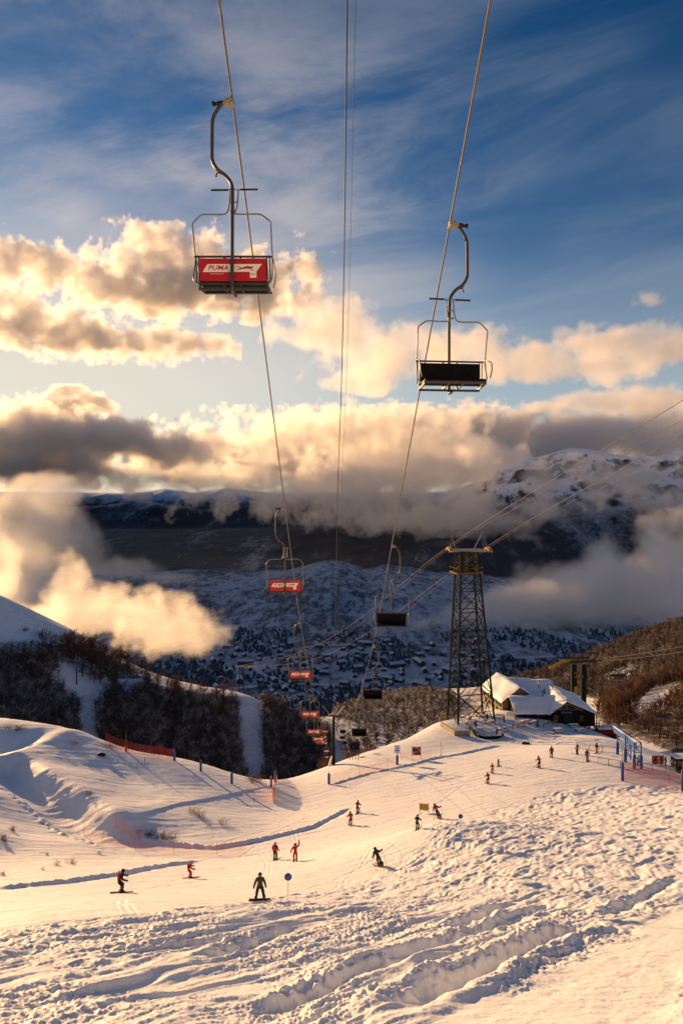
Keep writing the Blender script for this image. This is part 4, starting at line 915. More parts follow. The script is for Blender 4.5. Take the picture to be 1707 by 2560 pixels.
def person(px,py,hpx,kind,heading,label,jacket='black',trousers='black',hat='black',skis='ski',poles=True,board=False,pack=None,loc=None,group=None,scale=None,polec='pole'):
    if loc is None:
        p=hit(px/k_,py/k_);d=p.y;z=gz(p.x,p.y);loc=Vector((p.x,p.y,z))
    J=body_meshes(kind)['J'];top=J['crown'][2]+.10
    s=scale or min(1.12,max(.62,hpx*loc.y/FP/top))
    root=empty('person',loc,R(heading),label,'person',group);root.scale=(s,s,s)
    part('body',shared(kind,'body',M['skin']),root)
    part('jacket',shared(kind,'jacket',FAB[jacket]),root);part('trousers',shared(kind,'trousers',FAB[trousers]),root)
    h=Vector(J['head']);g=MB();g.ball(h+Vector((0,-.015,.045)),.128,12,8,0,(1,1.12,.95));g.build('hat',FAB[hat],root)
    g=MB();g.ball(h+Vector((0,.085,.0)),.075,8,5,0,(1.2,.5,.55));g.build('goggles',M['glass'],root)
    for w in ('hal','har'):
        g=MB();g.ball(Vector(J[w]),.062,8,6,0,(.9,1.1,1.15)).ball(Vector(J[w])+Vector((.045 if w=='hal' else -.045,.03,.02)),.026,6,4);g.build('glove',M['boot'],root)
    for a,t in (('anl','tol'),('anr','tor')):
        A=Vector(J[a]);T=Vector(J[t]);g=MB();g.tube([A+Vector((0,0,.26)),A+Vector((0,0,.1)),A+Vector((0,-.02,-.02))],[.078,.085,.08],8);g.bar(A+Vector((0,-.1,-.04)),T+Vector((0,.04,-.01)),.12,.12);g.build('boot',M['boot'],root)
    Mx=Matrix.Translation(loc)@Matrix.Rotation(R(heading),4,'Z')@Matrix.Scale(s,4);Mi=Mx.inverted()
    def ground(v,up=.03):
        w=Mx@Vector((v[0],v[1],0));w.z=gz(w.x,w.y)+up;return Mi@w
    if skis:
        if board:
            g=MB();a=ground((-.50,-.32));b_=ground((.48,.36));g.bar(a,b_,.26,.03,up=(0,1,0));g.bar(b_,b_+Vector((.14,0,.07)),.2,.02,up=(0,1,0));g.bar(a,a+Vector((-.14,0,.07)),.2,.02,up=(0,1,0));g.build('snowboard',M[skis],root)
        else:
            for a in ('anl','anr'):
                x,y,_=J[a];A=ground((x,y-.68));B_=ground((x*1.1,y+.86));g=MB();g.bar(A,B_,.09,.025);g.bar(B_,B_+(B_-A).normalized()*.14+Vector((0,0,.08)),.08,.02);g.bar((A+B_)/2+Vector((0,-.22,.03)),(A+B_)/2+Vector((0,.2,.03)),.07,.05);g.build('ski',M[skis],root)
    if poles and not board:
        for w in ('hal','har'):
            h_=Vector(J[w]);e=ground((h_.x*1.25,h_.y-.62),.02) if kind!='wave' or w=='hal' else h_+Vector((.25,.1,-1.15))
            g=MB();g.cyl(h_+Vector((0,.02,.1)),e,.011,6);g.cyl(e+(h_-e)*.06,e+(h_-e)*.065,.05,8);g.build('ski_pole',FAB['orange'] if polec=='orange' else M[polec],root)
    if pack:
        c=Vector(J['chest']);g=MB();g.box(c+Vector((0,-.20,-.02)),(.28,.16,.42),None,0,.85);q=g.build('backpack',FAB[pack],root);bv=q.modifiers.new('soft','BEVEL');bv.width=.04;bv.segments=2
    return root
person(303,2232,62,'ski',-75,'skier in black with red back and orange poles, leftmost on the piste','black','black','black','ski',True,pack='red',polec='orange')
person(475,2195,44,'ski',-70,'skier in red suit with black sleeves, near the left ski track edge','red','red','pink','ski_red',True,pack='black')
person(650,2255,74,'board',4,'snowboarder in dark olive jacket seen from behind, lowest and largest figure','olive','black','blue','ski',False,board=True)
person(688,2151,46.7,'stand',-20,'skier in black with red backpack and pink hat, left of the waving skier','black','black','pink','ski_yellow',True,pack='red')
person(738,2155,46.7,'wave',10,'skier in red suit raising one arm','red','red','black','ski_red',True)
person(953,2166,55,'lean',30,'skier all in black leaning hard into a turn','navy','black','black','ski',True)
person(876,2063.5,36,'ski',15,'skier in dark clothes with red back, lower of the two by the curved track edge','darkred','black','black','ski_red',True,pack='red')
person(894,2033.7,33,'ski',-20,'skier in dark red jacket, upper of the two by the curved track edge','darkred','black','olive','ski',True)
person(1043,2074,38,'ski',-25,'skier all in black just below the yellow banner','black','black','black','ski_yellow',True)
person(1099,2047,45,'lean',10,'skier in dark blue with red back and red boots, right of the yellow banner','navy','navy','black','ski_red',True,pack='red')
person(1346.7,1920.5,31,'ski',20,'skier in bright red jacket and black trousers below the restaurant','red','black','black','ski',True)
person(1378,1894.6,30,'stand',0,'person in plain dark clothes on skis in front of the restaurant','black','black','black','ski_yellow',True)
person(1442,1886.8,30,'stand',30,'person in a bright green jacket in front of the restaurant','green','black','white','ski',True)
person(1467,1903.7,31,'walk',-30,'skier in dark red jacket right of the green-jacketed person','darkred','grey','darkred','ski',True)
person(1490.8,1884,28,'stand',-60,'person in black jacket and orange trousers by the metal barrier','black','orange','black','ski_red',True)
person(1219,1959.6,30,'ski',10,'skier in dark red and black, lowest of the three in mid slope','darkred','black','black','ski',True)
person(1230,1934,26,'ski',0,'skier in bright red jacket, middle one of the three in mid slope','red','darkred','black','ski_red',True)
person(1245,1917,20,'tuck',-60,'small crouched skier in black, highest of the three in mid slope','black','black','black','ski',True)
person(1596,1914,27,'walk',10,'person in dark clothes between the posts of the blue gate','darkred','black','black','ski',True)
person(1663,1916,25,'tuck',70,'stooping person in black jacket and dark red trousers by the banner','black','darkred','black','ski',True)
person(1677.6,1917,28,'stand',40,'person in black, left one of the pair by the dark kiosk','black','darkred','black','ski',True)
person(1687,1916,30,'stand',-40,'person in dark red, right one of the pair by the dark kiosk','darkred','darkred','darkred','ski',True)
person(1241,1838,18,'stand',20,'person in a dark red jacket standing among the picnic tables','darkred','black','black',None,False)
# riders on the fifth chair of the right rope
rc=RG[4]
for dx,jc,lb in ((-.27,'black','left rider in black on the chair low over the piste edge'),(.27,'navy','right rider in dark blue on the chair low over the piste edge')):
    q=rc+Vector((-dx,-.25,-2.90-.44));r=person(0,0,0,'sit',180,lb,jc,'black','black',None,False,loc=q,scale=1.0)
    for x in (-.13,.13):
        g=MB();g.bar((x,.0,-.06),(x+.02,1.3,-.22),.09,.025);g.build('ski',M['ski_yellow'],r)
# ---------------------------------------------------------------- restaurant
def quad_roof(name,P,th,mat,parent,snow=.48):
    """sheet roof over the corners P (list of quads) with thickness and a snow layer above"""
    m=MB();s=MB()
    for q in P:
        q=[Vector(v) for v in q];n=(q[1]-q[0]).cross(q[3]-q[0]).normalized()
        if n.z<0: n=-n
        lo=[v-n*th for v in q]
        m.add(lo+q,[(0,1,2,3),(7,6,5,4),(0,4,5,1),(1,5,6,2),(2,6,7,3),(3,7,4,0)])
        # snow: subdivided, softly uneven
        N=14;vs=[];c=sum(q,Vector())/4
        for i in range(N+1):
            for j in range(N+1):
                u=i/N;w=j/N;p=(q[0]*(1-u)+q[1]*u)*(1-w)+(q[3]*(1-u)+q[2]*u)*w
                e=min(u,1-u,w,1-w);e=min(1,e*9)**.5
                vs.append(p+n*.004+Vector((0,0,snow*(.2+.8*e)*(1+.9*mnoise.noise(p*.3))+.12*mnoise.noise(p*.9)+.05*mnoise.noise(p*2.3))))
        fs=[(i*(N+1)+j,(i+1)*(N+1)+j,(i+1)*(N+1)+j+1,i*(N+1)+j+1) for i in range(N) for j in range(N)]
        s.add(vs,fs,0,True)
        # skirts
        rim=[i*(N+1) for i in range(N+1)],[i*(N+1)+N for i in range(N+1)],list(range(N+1)),[N*(N+1)+j for j in range(N+1)]
        for r in rim:
            o=len(s.v);base_=o-0
            vv=[vs[k] for k in r]+[Vector(vs[k])-Vector((0,0,snow*.35)) for k in r];n_=len(r)
            s.add(vv,[(k,k+1,n_+k+1,n_+k) for k in range(n_-1)])
    rf=m.build(name,mat,parent);s.build('roof_snow',M['snowcap'],rf);return rf
def gable_block(root,a,b,w0,w1,zb,ze,zr,over=.5,endwall=(True,True),asym=(1,1)):
    """block with its ridge from a to b (x,y); w0, w1: half widths left and right of the ridge direction"""
    a=Vector((a[0],a[1],0));b=Vector((b[0],b[1],0));d=(b-a).normalized();n=Vector((-d.y,d.x,0))
    wall=MB()
    zeL,zeR=ze
    P=lambda base,off,z:Vector((base.x,base.y,0))+n*off+Vector((0,0,z))
    for base,ok in ((a,endwall[0]),(b,endwall[1])):
        vs=[P(base,w0,zb),P(base,-w1,zb),P(base,-w1,zeR),P(base,0,zr),P(base,w0,zeL)]
        t=d*(.15 if base is a else -.15)
        wall.add(vs+[v+t for v in vs],[(0,1,2,3,4),(9,8,7,6,5),(0,5,6,1),(1,6,7,2),(4,9,5,0)])
    for off,z in ((w0,zeL),(-w1,zeR)):
        s=-.15 if off>0 else .15
        vs=[P(a,off,zb),P(b,off,zb),P(b,off,z),P(a,off,z)];vs+=[v+n*s for v in vs]
        wall.add(vs,[(0,1,2,3),(7,6,5,4),(0,4,5,1),(1,5,6,2),(2,6,7,3),(3,7,4,0)])
    A=a-d*over;B=b+d*over
    sl0=(zr-zeL)/w0;sl1=(zr-zeR)/w1;e=over
    qs=[[P(A,0,zr+.15),P(B,0,zr+.15),P(B,w0+e,zeL-sl0*e+.15),P(A,w0+e,zeL-sl0*e+.15)],[P(B,0,zr+.152),P(A,0,zr+.152),P(A,-w1-e,zeR-sl1*e+.15),P(B,-w1-e,zeR-sl1*e+.15)]]
    return wall,qs,P,d,n,a,b
def restaurant():
    root=empty('mountain_restaurant',(48,165,-52.5),0,'dark timber mountain restaurant with deep snow on its gabled roofs','restaurant');O=Vector((48,165,-52.5))
    def loc(ob): ob.location=-O;return ob
    def blk(*a,**k):
        wall,qs,P,d,n,A,B=gable_block(root,*a,**k);loc(wall.build('wall',k_mat[0],root));rf=quad_roof('roof',qs,.14,M['timber'],root);rf.location=-O;return P,d,n,A,B
    k_mat=[M['timber']]
    zg=-53.4
    # left wing, its long side turned to the sun
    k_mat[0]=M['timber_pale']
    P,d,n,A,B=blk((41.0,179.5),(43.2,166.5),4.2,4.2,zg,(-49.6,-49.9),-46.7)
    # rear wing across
    k_mat[0]=M['timber']  # darker than the sunlit wing: shade put into the timber colour
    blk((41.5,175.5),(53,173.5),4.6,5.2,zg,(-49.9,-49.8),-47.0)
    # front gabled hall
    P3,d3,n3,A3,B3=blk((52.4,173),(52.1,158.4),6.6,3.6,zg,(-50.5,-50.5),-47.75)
    # low front wing
    blk((40.6,163.6),(52,163.9),4.2,4.6,zg,(-49.9,-50.6),-48.25)
    # posts, windows and doors
    def window(c,w,h,dirx,frame,nm='window',bars=2):
        """window standing on a wall; dirx is the unit vector along the wall"""
        x=Vector(dirx).normalized();nn=Vector((x.y,-x.x,0));f=MB();c=Vector(c)-O
        for s in (-1,1): f.bar(c+x*s*w/2-Vector((0,0,h/2)),c+x*s*w/2+Vector((0,0,h/2)),.09)
        for s in (-1,1): f.bar(c-x*(w/2+.045)+Vector((0,0,s*(h/2+.045))),c+x*(w/2+.045)+Vector((0,0,s*(h/2+.045))),.088)
        for k in range(1,bars): f.bar(c+x*(k/bars-.5)*w-Vector((0,0,h/2)),c+x*(k/bars-.5)*w+Vector((0,0,h/2)),.06)
        o=f.build(nm,frame,root);g=MB();g.bar(c-x*w/2-nn*.0+nn*-.02,c+x*w/2+nn*-.02,.03,h,up=(0,0,1));g.build('pane',M['glass'],o)
    wl=Vector((36.95,178.8,0));wd=Vector((39.05,165.8,0));dd=(wd-wl).normalized();nl=Vector((dd.y,-dd.x,0))
    for k in range(6):
        c=wl+dd*(1.6+k*2.05)+nl*.12;window((c.x,c.y,-50.75),1.2,1.35,dd,M['green_frame'])
    for k in range(5):
        c=wl+dd*(2.6+k*2.4)+nl*.12;window((c.x,c.y,-52.45),.9,.8,dd,M['green_frame'],bars=1)
    for k in range(3): window((41.6+k*1.9,159.18,-51.7),1.0,1.2,(1,0,0),M['timber_pale'])
    yf=158.4
    for x in (49.6,55.9): window((x,yf-.09,-51.6),1.0,1.1,(1,0,0),M['timber_pale'])
    dm=MB();c=Vector((52.4,yf-.12,-52.1))-O;dm.box(c,(1.9,.12,2.3));dm.box(c+Vector((0,-.05,1.35)),(2.3,.14,.2));dr=dm.build('door',M['steel_dark'],root)
    MB().box(c+Vector((.12,-.10,0)),(.05,.08,.3)).box(c+Vector((-.12,-.10,0)),(.05,.08,.3)).build('handle',M['galv'],dr)
    sg=MB();sg.box(Vector((52.1,yf-.14,-50.2))-O,(2.6,.1,.42));sg.build('sign_board',M['sky_blue'],root)
    # gable truss and porch posts
    t=MB();c=Vector((52.1,yf-.5,0));
    for s,w,z in ((-1,3.2,-49.9),(1,3.6,-49.7)): t.bar(c+Vector((0,0,-48.1))-O,c+Vector((s*w,0,z))-O,.16)
    t.bar(c+Vector((-2.2,0,-49.4))-O,c+Vector((2.6,0,-49.4))-O,.12);t.bar(c+Vector((0,0,-48.1))-O,c+Vector((0,0,-49.4))-O,.12)
    for s in (-.9,.9): t.bar(c+Vector((s,0,-49.35))-O,c+Vector((s*.1,0,-48.7))-O,.09)
    t.build('gable_truss',M['timber_pale'],root)
    for x in (40.3,42.6,45,47.4,56.3,59.0):
        y=158.6 if x<50 else yf-.3
        MB().bar(Vector((x,y,-53.5))-O,Vector((x,y,-50.65))-O,.18).build('porch_post',M['timber'],root)
    for (x,y,z,h,m) in ((49.3,171.0,-47.9,1.7,'galv'),(48.0,163.2,-48.3,1.6,'steel_dark'),(50.0,168.6,-48.6,.8,'steel_dark'),(42.0,170.2,-47.6,.9,'steel_dark')):
        g=MB();g.cyl(Vector((x,y,z-.6))-O,Vector((x,y,z+h))-O,.14,10);g.cyl(Vector((x,y,z+h))-O,Vector((x,y,z+h+.12))-O,.24,10,0,.10);g.build('chimney',M[m],root)
    return root
rest=restaurant()
# ---------------------------------------------------------------- terrace
zT=lambda x,y:gz(x,y)
def terrace_walls():
    w=MB()
    pts=[hit(1078,1672),hit(1093,1692),hit(1110,1697),hit(1140,1697),hit(1155,1690)]
    for a,b in zip(pts[:-1],pts[1:]):
        for k,r in enumerate((.16,.14)): w.cyl(a+Vector((0,0,.1+.28*k)),b+Vector((0,0,.1+.28*k)),r,8)
    tag(w.build('log_edging',M['timber']),'dark log edging curving round the near end of the snowy terrace','edging')
    p0=Vector((22.6,146,0));p1=Vector((27.6,143.5,0))
    m=MB();za=gz(22.6,146);
    pa=hit(1012,1668);pb=hit(1045,1690);pc=hit(1078,1690)
    for a,b in ((pa,pb),(pb,pc)):
        m.bar(a+Vector((0,0,.35)),b+Vector((0,0,.25)),.35,1.5)
    tag(m.build('retaining_wall',M['stone']),'low sunlit stone and timber retaining wall under the terrace, left of the tables','wall')
    f=MB();q=[hit(1010,1640),hit(1040,1636),hit(1080,1634)]
    for a,b in zip(q[:-1],q[1:]):
        f.bar(a+Vector((0,0,.95)),b+Vector((0,0,.95)),.08);f.bar(a+Vector((0,0,.5)),b+Vector((0,0,.5)),.06)
    for a in q: f.bar(a-Vector((0,0,.3)),a+Vector((0,0,1.05)),.12)
    tag(f.build('terrace_railing',M['timber_pale']),'timber railing at the back edge of the terrace under the lattice tower','railing')
terrace_walls()
def sun_wheel():
    p=hit(1104,1645);root=empty('sun_ray_sculpture',(p.x,p.y,zT(p.x,p.y)),0,'half-round wooden sculpture with rays like a rising sun on the terrace','sculpture')
    a=MB();R0=1.0
    pts=[(R0*math.cos(t),0,R0*math.sin(t)) for t in [math.pi*k/16 for k in range(17)]];a.tube(pts,.14,8);a.build('arch',M['timber_pale'],root)
    for k in range(17):
        t=math.pi*k/16;l=2.35+.12*(k%2);MB().bar((1.05*math.cos(t),0,1.05*math.sin(t)),(l*math.cos(t),0,l*math.sin(t)),.14,.09,up=(0,1,0)).build('ray',M['rust'],root)
    g=MB();g.ball((0,0,0),.9,12,8,0,(1,.25,.9));g.build('snow_heap',M['snowcap'],root)
sun_wheel()
def make_table():
    root=empty('picnic_table')
    def snow(c,d,nm,par):
        m=MB();m.box(c,d,None,0,.88);o=m.build(nm,M['snowcap'],par);b=o.modifiers.new('soft','BEVEL');b.width=.07;b.segments=3;return o
    t=MB()
    for k in range(5): t.box((0,-.34+k*.17,.74),(2.2,.15,.05))
    t.build('table_top',M['timber_pale'],root);snow((0,0,.88),(2.15,.82,.22),'snow_layer',root)
    for s in (-1,1):
        b=MB();b.box((0,s*.78,.44),(2.2,.26,.05));be=b.build('bench',M['timber_pale'],root);snow((0,s*.78,.55),(2.15,.26,.16),'snow_layer',be)
    for x in (-.85,.85):
        l=MB();l.bar((x,-.78,.40),(x,.78,.40),.05,.1);l.bar((x,-.3,.74),(x,-.66,-.05),.05,.1,up=(1,0,0));l.bar((x,.3,.74),(x,.66,-.05),.05,.1,up=(1,0,0));l.build('leg',M['timber'],root)
    return root
tb=make_table();snap_tree(tb)
tabs=[((375,1772),12,'snow-covered picnic table at the left rear of the terrace, below the sun sculpture'),((520,1772),-8,'snow-covered picnic table right under the sun sculpture'),((590,1822),35,'snow-covered picnic table in the middle of the terrace, turned towards the restaurant'),((415,1828),5,'snow-covered picnic table at the left edge of the terrace, second from the rear'),((485,1888),4,'snow-covered picnic table by the dark log edging, nearest of the left row'),((700,1884),28,'snow-covered picnic table beside the standing person in dark red'),((670,1768),-12,'snow-covered picnic table at the rear, near the restaurant steps'),((900,1818),20,'snow-covered picnic table close to the restaurant wall, left one'),((965,1826),32,'snow-covered picnic table close to the restaurant wall, right one'),((1190,1892),15,'sunlit snow-capped picnic table standing alone in front of the hall gable'),((1385,1892),10,'snow-capped picnic table at the right, in front of the hall corner'),((775,1748),-20,'snow-covered picnic table against the left wall of the low wing'),((1330,1850),0,'snow-covered picnic table in the shade below the hall door')]
for (zx,zy),rz,lb in tabs:
    p=hit((1060+zx/3.5636)/k_,(1300+zy/3.5636)/k_);c=copy_tree(tb);c.location=(p.x,p.y,zT(p.x,p.y)-.02);c.rotation_euler=(0,0,R(rz));c['category']='picnic table';c['label']=lb;c['group']='picnic tables outside the restaurant'
for o in [tb]+list(tb.children_recursive): bpy.data.objects.remove(o)
def bench(zx,zy,rz,label):
    p=hit((1060+zx/3.5636)/k_,(1300+zy/3.5636)/k_);root=empty('bench',(p.x,p.y,zT(p.x,p.y)),R(rz),label,'bench')
    MB().box((0,0,.42),(2.3,.34,.06)).build('seat',M['timber_pale'],root);o=MB().box((0,0,.53),(2.2,.3,.15),None,0,.9).build('snow_layer',M['snowcap'],root)
    for x in (-.9,.9): MB().box((x,0,.18),(.1,.3,.5)).build('leg',M['timber'],root)
bench(645,1942,3,'snowy bench on its own at the front of the terrace');bench(1110,1915,-5,'low snowy bench left of the lone sunlit table')
def sled():
    p=hit((1060+905/3.5636)/k_,(1300+2000/3.5636)/k_);root=empty('rescue_sled',(p.x,p.y,zT(p.x,p.y)),R(-25),'dark upturned sled on the snow in front of the terrace','sled')
    m=MB();m.box((0,0,.35),(1.6,.75,.5),None,0,.7).build('hull',M['steel_dark'],root)
    for s in (-1,1): MB().tube(smooth_path([(-.9,s*.35,.1),(0,s*.35,.04),(.8,s*.35,.06),(1.05,s*.35,.3)],4),.04,6).build('runner',M['galv'],root)
    MB().box((0,0,.64),(1.2,.55,.1),None,0,.8).build('snow_layer',M['snowcap'],root)
sled()
# red machine house and low wall right of the restaurant
def drive_house():
    p=hit((1300+860/3.853)/k_,(1600+905/3.853)/k_);z=zT(p.x,p.y);root=empty('drive_station',(p.x,p.y,z),0,'dark red steelwork and low hut of a ski lift right of the restaurant','lift station')
    m=MB();m.box((0,1.2,.9),(5.2,2.2,1.9)).build('hut',M['darkred'] if 'darkred' in M else FAB['darkred'],root);MB().box((0,1.2,1.95),(5.5,2.5,.22),None,0,.95).build('roof_snow',M['snowcap'],root)
    f=MB()
    for k in range(5):
        x=-6.5+k*1.1;f.bar((x,1,0),(x,1,2.8+.15*k-.3*(k%2)),.14);f.bar((x,1,.3),(x+1.1,1,2.4),.09)
    f.bar((-6.7,1,2.6),(-1.8,1,2.9),.16);f.bar((-6.7,1,1.3),(-2,1,1.4),.12);f.build('frame',M['rust'],root)
    MB().box((-2.0,-.6,.1),(7.2,.5,.9)).build('base_wall',M['steel_dark'],root)
drive_house()
# ---------------------------------------------------------------- signs, poles, pads, nets
def Zm(x,y,ox,oy,s): return ((ox+x/s),(oy+y/s))
def groundpt(px,py):
    p=hit(px/k_,py/k_);return Vector((p.x,p.y,gz(p.x,p.y)))
def pole(px,py,top_py,label,padc='blue',padh=None,r=.05,thinabove='timber_pale',group=None,wrap=None,cat='padded pole'):
    p=groundpt(px,py);h=(py-top_py)/FP*p.y;root=empty('padded_pole' if padc else 'stake',p,0,label,cat,group)
    MB().cyl((0,0,-.3),(0,0,h),r,8).build('pole',M[thinabove],root)
    if padc:
        ph=padh or h*.6;g=MB();g.tube([(0,0,0),(0,0,.05),(0,0,ph-.05),(0,0,ph)],[.17,.2,.2,.16],10);g.build('pad',M[padc],root)
    if wrap:
        g=MB();g.tube([(0,0,.4),(.03,0,h*.7)],[.15,.1],8);g.build('wrapping',M[wrap],root)
    return root,p,h
M['net_red']=None
def net_material(name,c,cell,open_=.62):
    m=bpy.data.materials.new(name);m.use_nodes=True;b=NB(m.node_tree);p=m.node_tree.nodes['Principled BSDF'];p.inputs['Base Color'].default_value=tuple(c)+(1,);p.inputs['Roughness'].default_value=.7
    o=m.node_tree.nodes['Material Output'];tr=b.new('ShaderNodeBsdfTransparent');mx=b.new('ShaderNodeMixShader')
    uv=b.new('ShaderNodeUVMap').outputs[0];x,y,_=b.sep(uv)
    fx=b.m('ABSOLUTE',b.m('SUBTRACT',b.m('FRACT',b.m('DIVIDE',x,cell)),.5));fy=b.m('ABSOLUTE',b.m('SUBTRACT',b.m('FRACT',b.m('DIVIDE',y,cell)),.5))
    f=b.m('GREATER_THAN',b.m('MAXIMUM',fx,fy),open_/2+.12)
    b.put(mx.inputs[0],f);b.l.new(tr.outputs[0],mx.inputs[1]);b.l.new(p.outputs[0],mx.inputs[2]);b.l.new(mx.outputs[0],o.inputs[0]);return m
M['net_red']=net_material('red_net',(.62,.05,.03),.09,.54);M['net_orange']=net_material('orange_net',(.75,.16,.07),.09,.52);M['net_light']=net_material('pale_orange_net',(.75,.2,.1),.10,.66)
def net(pts,h,mat,name,label,postevery=0,postm='steel_dark',posth=None,sag=.12,cat='safety net'):
    """pts: ground points; the net hangs between posts, each post its own part"""
    root=empty(name,pts[0],0,label,cat);O=pts[0]
    path=smooth_path(pts,6);P=[];L=0;acc=[0]
    for a,b in zip(path[:-1],path[1:]): L+=(b-a).length;acc.append(L)
    n=max(4,int(L/.8));vs=[];uv=[]
    def at(s):
        i=min(len(acc)-2,max(0,int(np.searchsorted(acc,s))-1));t=(s-acc[i])/max(1e-6,acc[i+1]-acc[i]);p=path[i].lerp(path[i+1],t);p=Vector(p);p.z=gz(p.x,p.y);return p
    me=bpy.data.meshes.new('netting');fs=[]
    for i in range(n+1):
        s=L*i/n;p=at(s)-O;w=sag*abs(math.sin(math.pi*s/(postevery or 4)))
        off=.05*math.sin(i*1.7)
        vs+=[p+Vector((off,off,.02)),p+Vector((-off,off*.5,h*.5)),p+Vector((0,0,h-w))];uv+=[(s,0),(s,h*.5),(s,h)]
        if i<n:
            k=i*3;fs+=[(k,k+3,k+4,k+1),(k+1,k+4,k+5,k+2)]
    me.from_pydata([tuple(v) for v in vs],[],fs);ul=me.uv_layers.new(name='UVMap')
    for l in me.loops: ul.data[l.index].uv=uv[l.vertex_index]
    me.materials.append(M[mat]);o=bpy.data.objects.new('netting',me);col.objects.link(o);o.parent=root
    if postevery:
        for k in range(int(L/postevery)+1):
            p=at(k*postevery)-O;MB().cyl(p-Vector((0,0,.3)),p+Vector((.04,0,posth or h+.15)),.022,6).build('post',M[postm],root)
    return root
Z3=lambda x,y:Zm(x,y,600,1850,2.6133);Z2=lambda x,y:Zm(x,y,0,1950,2.24);Z1=lambda x,y:Zm(x,y,0,1500,2.24);Z5=lambda x,y:Zm(x,y,1300,1600,3.8526)
G=lambda z:groundpt(*z)
net([G(Z2(470,306)),G(Z2(597,372)),G(Z2(738,396)),G(Z2(980,418)),G(Z2(1196,420)),G(Z2(1380,404))],1.25,'net_light','safety_net','pale orange net on thin posts curving across the lower left slope',5.0,'orange')
net([G(Z2(645,268)),G(Z2(720,312)),G(Z2(790,338))],1.3,'net_light','safety_net','short orange net end by the twiggy bushes, above the long net',4.0,'orange')
net([G(Z1(590,800)),G(Z1(705,852)),G(Z1(850,880)),G(Z1(980,898))],1.9,'net_red','safety_net','dark red net in shade along the crest in front of the wood',5.0)
net([G(Z3(205,308)),G(Z3(232,272)),G(Z3(272,212))],1.9,'net_orange','safety_net','bright orange net climbing beside the bush at the crest',3.5)
net([G(Z3(590,292)),G(Z3(750,240)),G(Z3(900,200)),G(Z3(1020,165))],1.6,'net_light','safety_net','pale orange net below the white information sign',6.0,'orange')
net([G(Z3(1050,130)),G(Z3(1130,118)),G(Z3(1250,112))],1.2,'net_light','safety_net','faint orange net between the picture banner and the white pole',6.0,'orange')
net([G(Z5(985,1345)),G(Z5(1150,1370)),G(Z5(1350,1410)),G(Z5(1568,1450)),G(Z5(1640,1462))],2.4,'net_red','safety_net','wide red net sloping down at the right edge, below the metal barriers',6.0)
pole(*Z1(707,850),Z1(0,735)[1],'padded pole with orange top on the crest by the dark red net','orange',.9)
for z,t,l in ((Z1(978,900),825,'first blue padded pole along the crest, beside the end of the red net'),(Z1(1125,960),895,'second blue padded pole along the crest'),(Z1(1298,1030),962,'third blue padded pole along the crest, left of the brown bush'),(Z3(205,310),240,'blue padded pole at the lower end of the bright orange net'),(Z3(230,275),208,'short blue padded pole in the middle of the bright orange net'),(Z3(272,213),145,'red and blue padded pole at the top of the bright orange net')):
    s,oy=(2.24,1500) if z[1]<1962 and z[0]<600 else (2.6133,1850)
    pole(z[0],z[1],oy+t/s,l,'blue' if 'red and' not in l else 'red',1.7,group='padded poles along the crest')
pole(*Z3(580,290),Z3(0,205)[1],'blue padded pole with a loose orange net end, low in the middle of the piste','blue',1.7)
pole(*Z3(93,422),Z3(0,335)[1],'thin marker stake left of the bright orange net',None,cat='stake',r=.03,thinabove='steel_dark')
pole(*Z1(812,925),Z1(0,880)[1],'thin short stake on the crest between red net and blue pads',None,cat='stake',r=.03,thinabove='steel_dark')
pole(*Z3(1312,108),Z3(0,15)[1],'tilted pole wrapped in white and dark cloth right of the picture banner',None,cat='pole',wrap='white')
pole(*Z5(982,1355),Z5(0,1040)[1],'tall pole with blue and red pad at the corner of the wide red net','blue',2.6,group=None)
pole(*Z5(1562,1460),Z5(0,1180)[1],'dark padded pole at the right edge of the frame','blue',2.8)
for z,lb in ((Z3(310,1055),'blue round marker disc on a thin stake, right of the snowboarder'),(Z3(1436,600),'blue round marker disc on a thin stake, at the edge of the rough snow')):
    p=groundpt(*z);dd_=(890 if z[0]<900 else 508);h=(z[1]-(1850+dd_/2.6133))/FP*p.y
    root=empty('marker_disc',p,0,lb,'marker');MB().cyl((0,0,-.3),(.05,0,h+.25),.012,6).build('stake',M['steel_dark'],root);g=MB();g.cyl((.04,-.02,h),(.04,-.045,h),.22 if z[0]<900 else .2,20);g.build('disc',M['blue'],root)
def board(px,py,wpx,top,bot,label,kind,cat='sign'):
    """upright board on two thin posts; top/bot are photo rows of the board, py the ground row"""
    p=groundpt(px,py);f=p.y/FP;w=wpx*f;zt=(py-top)*f;zb=(py-bot)*f;root=empty('sign_board',p,0,label,cat)
    for s in (-1,1): MB().cyl((s*w/2,.03,-.3),(s*w/2,.03,zt+.1),.035,6).build('post',M['timber_pale'],root)
    return root,w,zt,zb
# white information sign on a blue padded post
p=groundpt(*Z3(1026,162));f=p.y/FP/2.6133;root=empty('information_sign',p,0,'white information sign above a blue padded post','sign')
zt,zb=(162-35)*f,(162-86)*f;w=37*f
MB().cyl((0,.05,-.3),(0,.05,zt),.06,8).build('post',M['galv'],root);pb=MB().box((0,0,(zt+zb)/2),(w,.05,zt-zb)).build('board',M['white'],root)
g=MB()
for k,(a,c) in enumerate(((.82,.08),(.58,.10),(.34,.14),(.13,.07))): g.box((0,-.030,zb+(zt-zb)*a),(w*(.9 if k!=1 else .7),.008,(zt-zb)*c))
g.build('printed_bands',M['sky_blue'],pb)
g=MB();g.tube([(0,.05,0),(0,.05,.05),(0,.05,60*f-.05),(0,.05,60*f)],[.18,.22,.22,.17],10);g.build('pad',M['blue'],root)
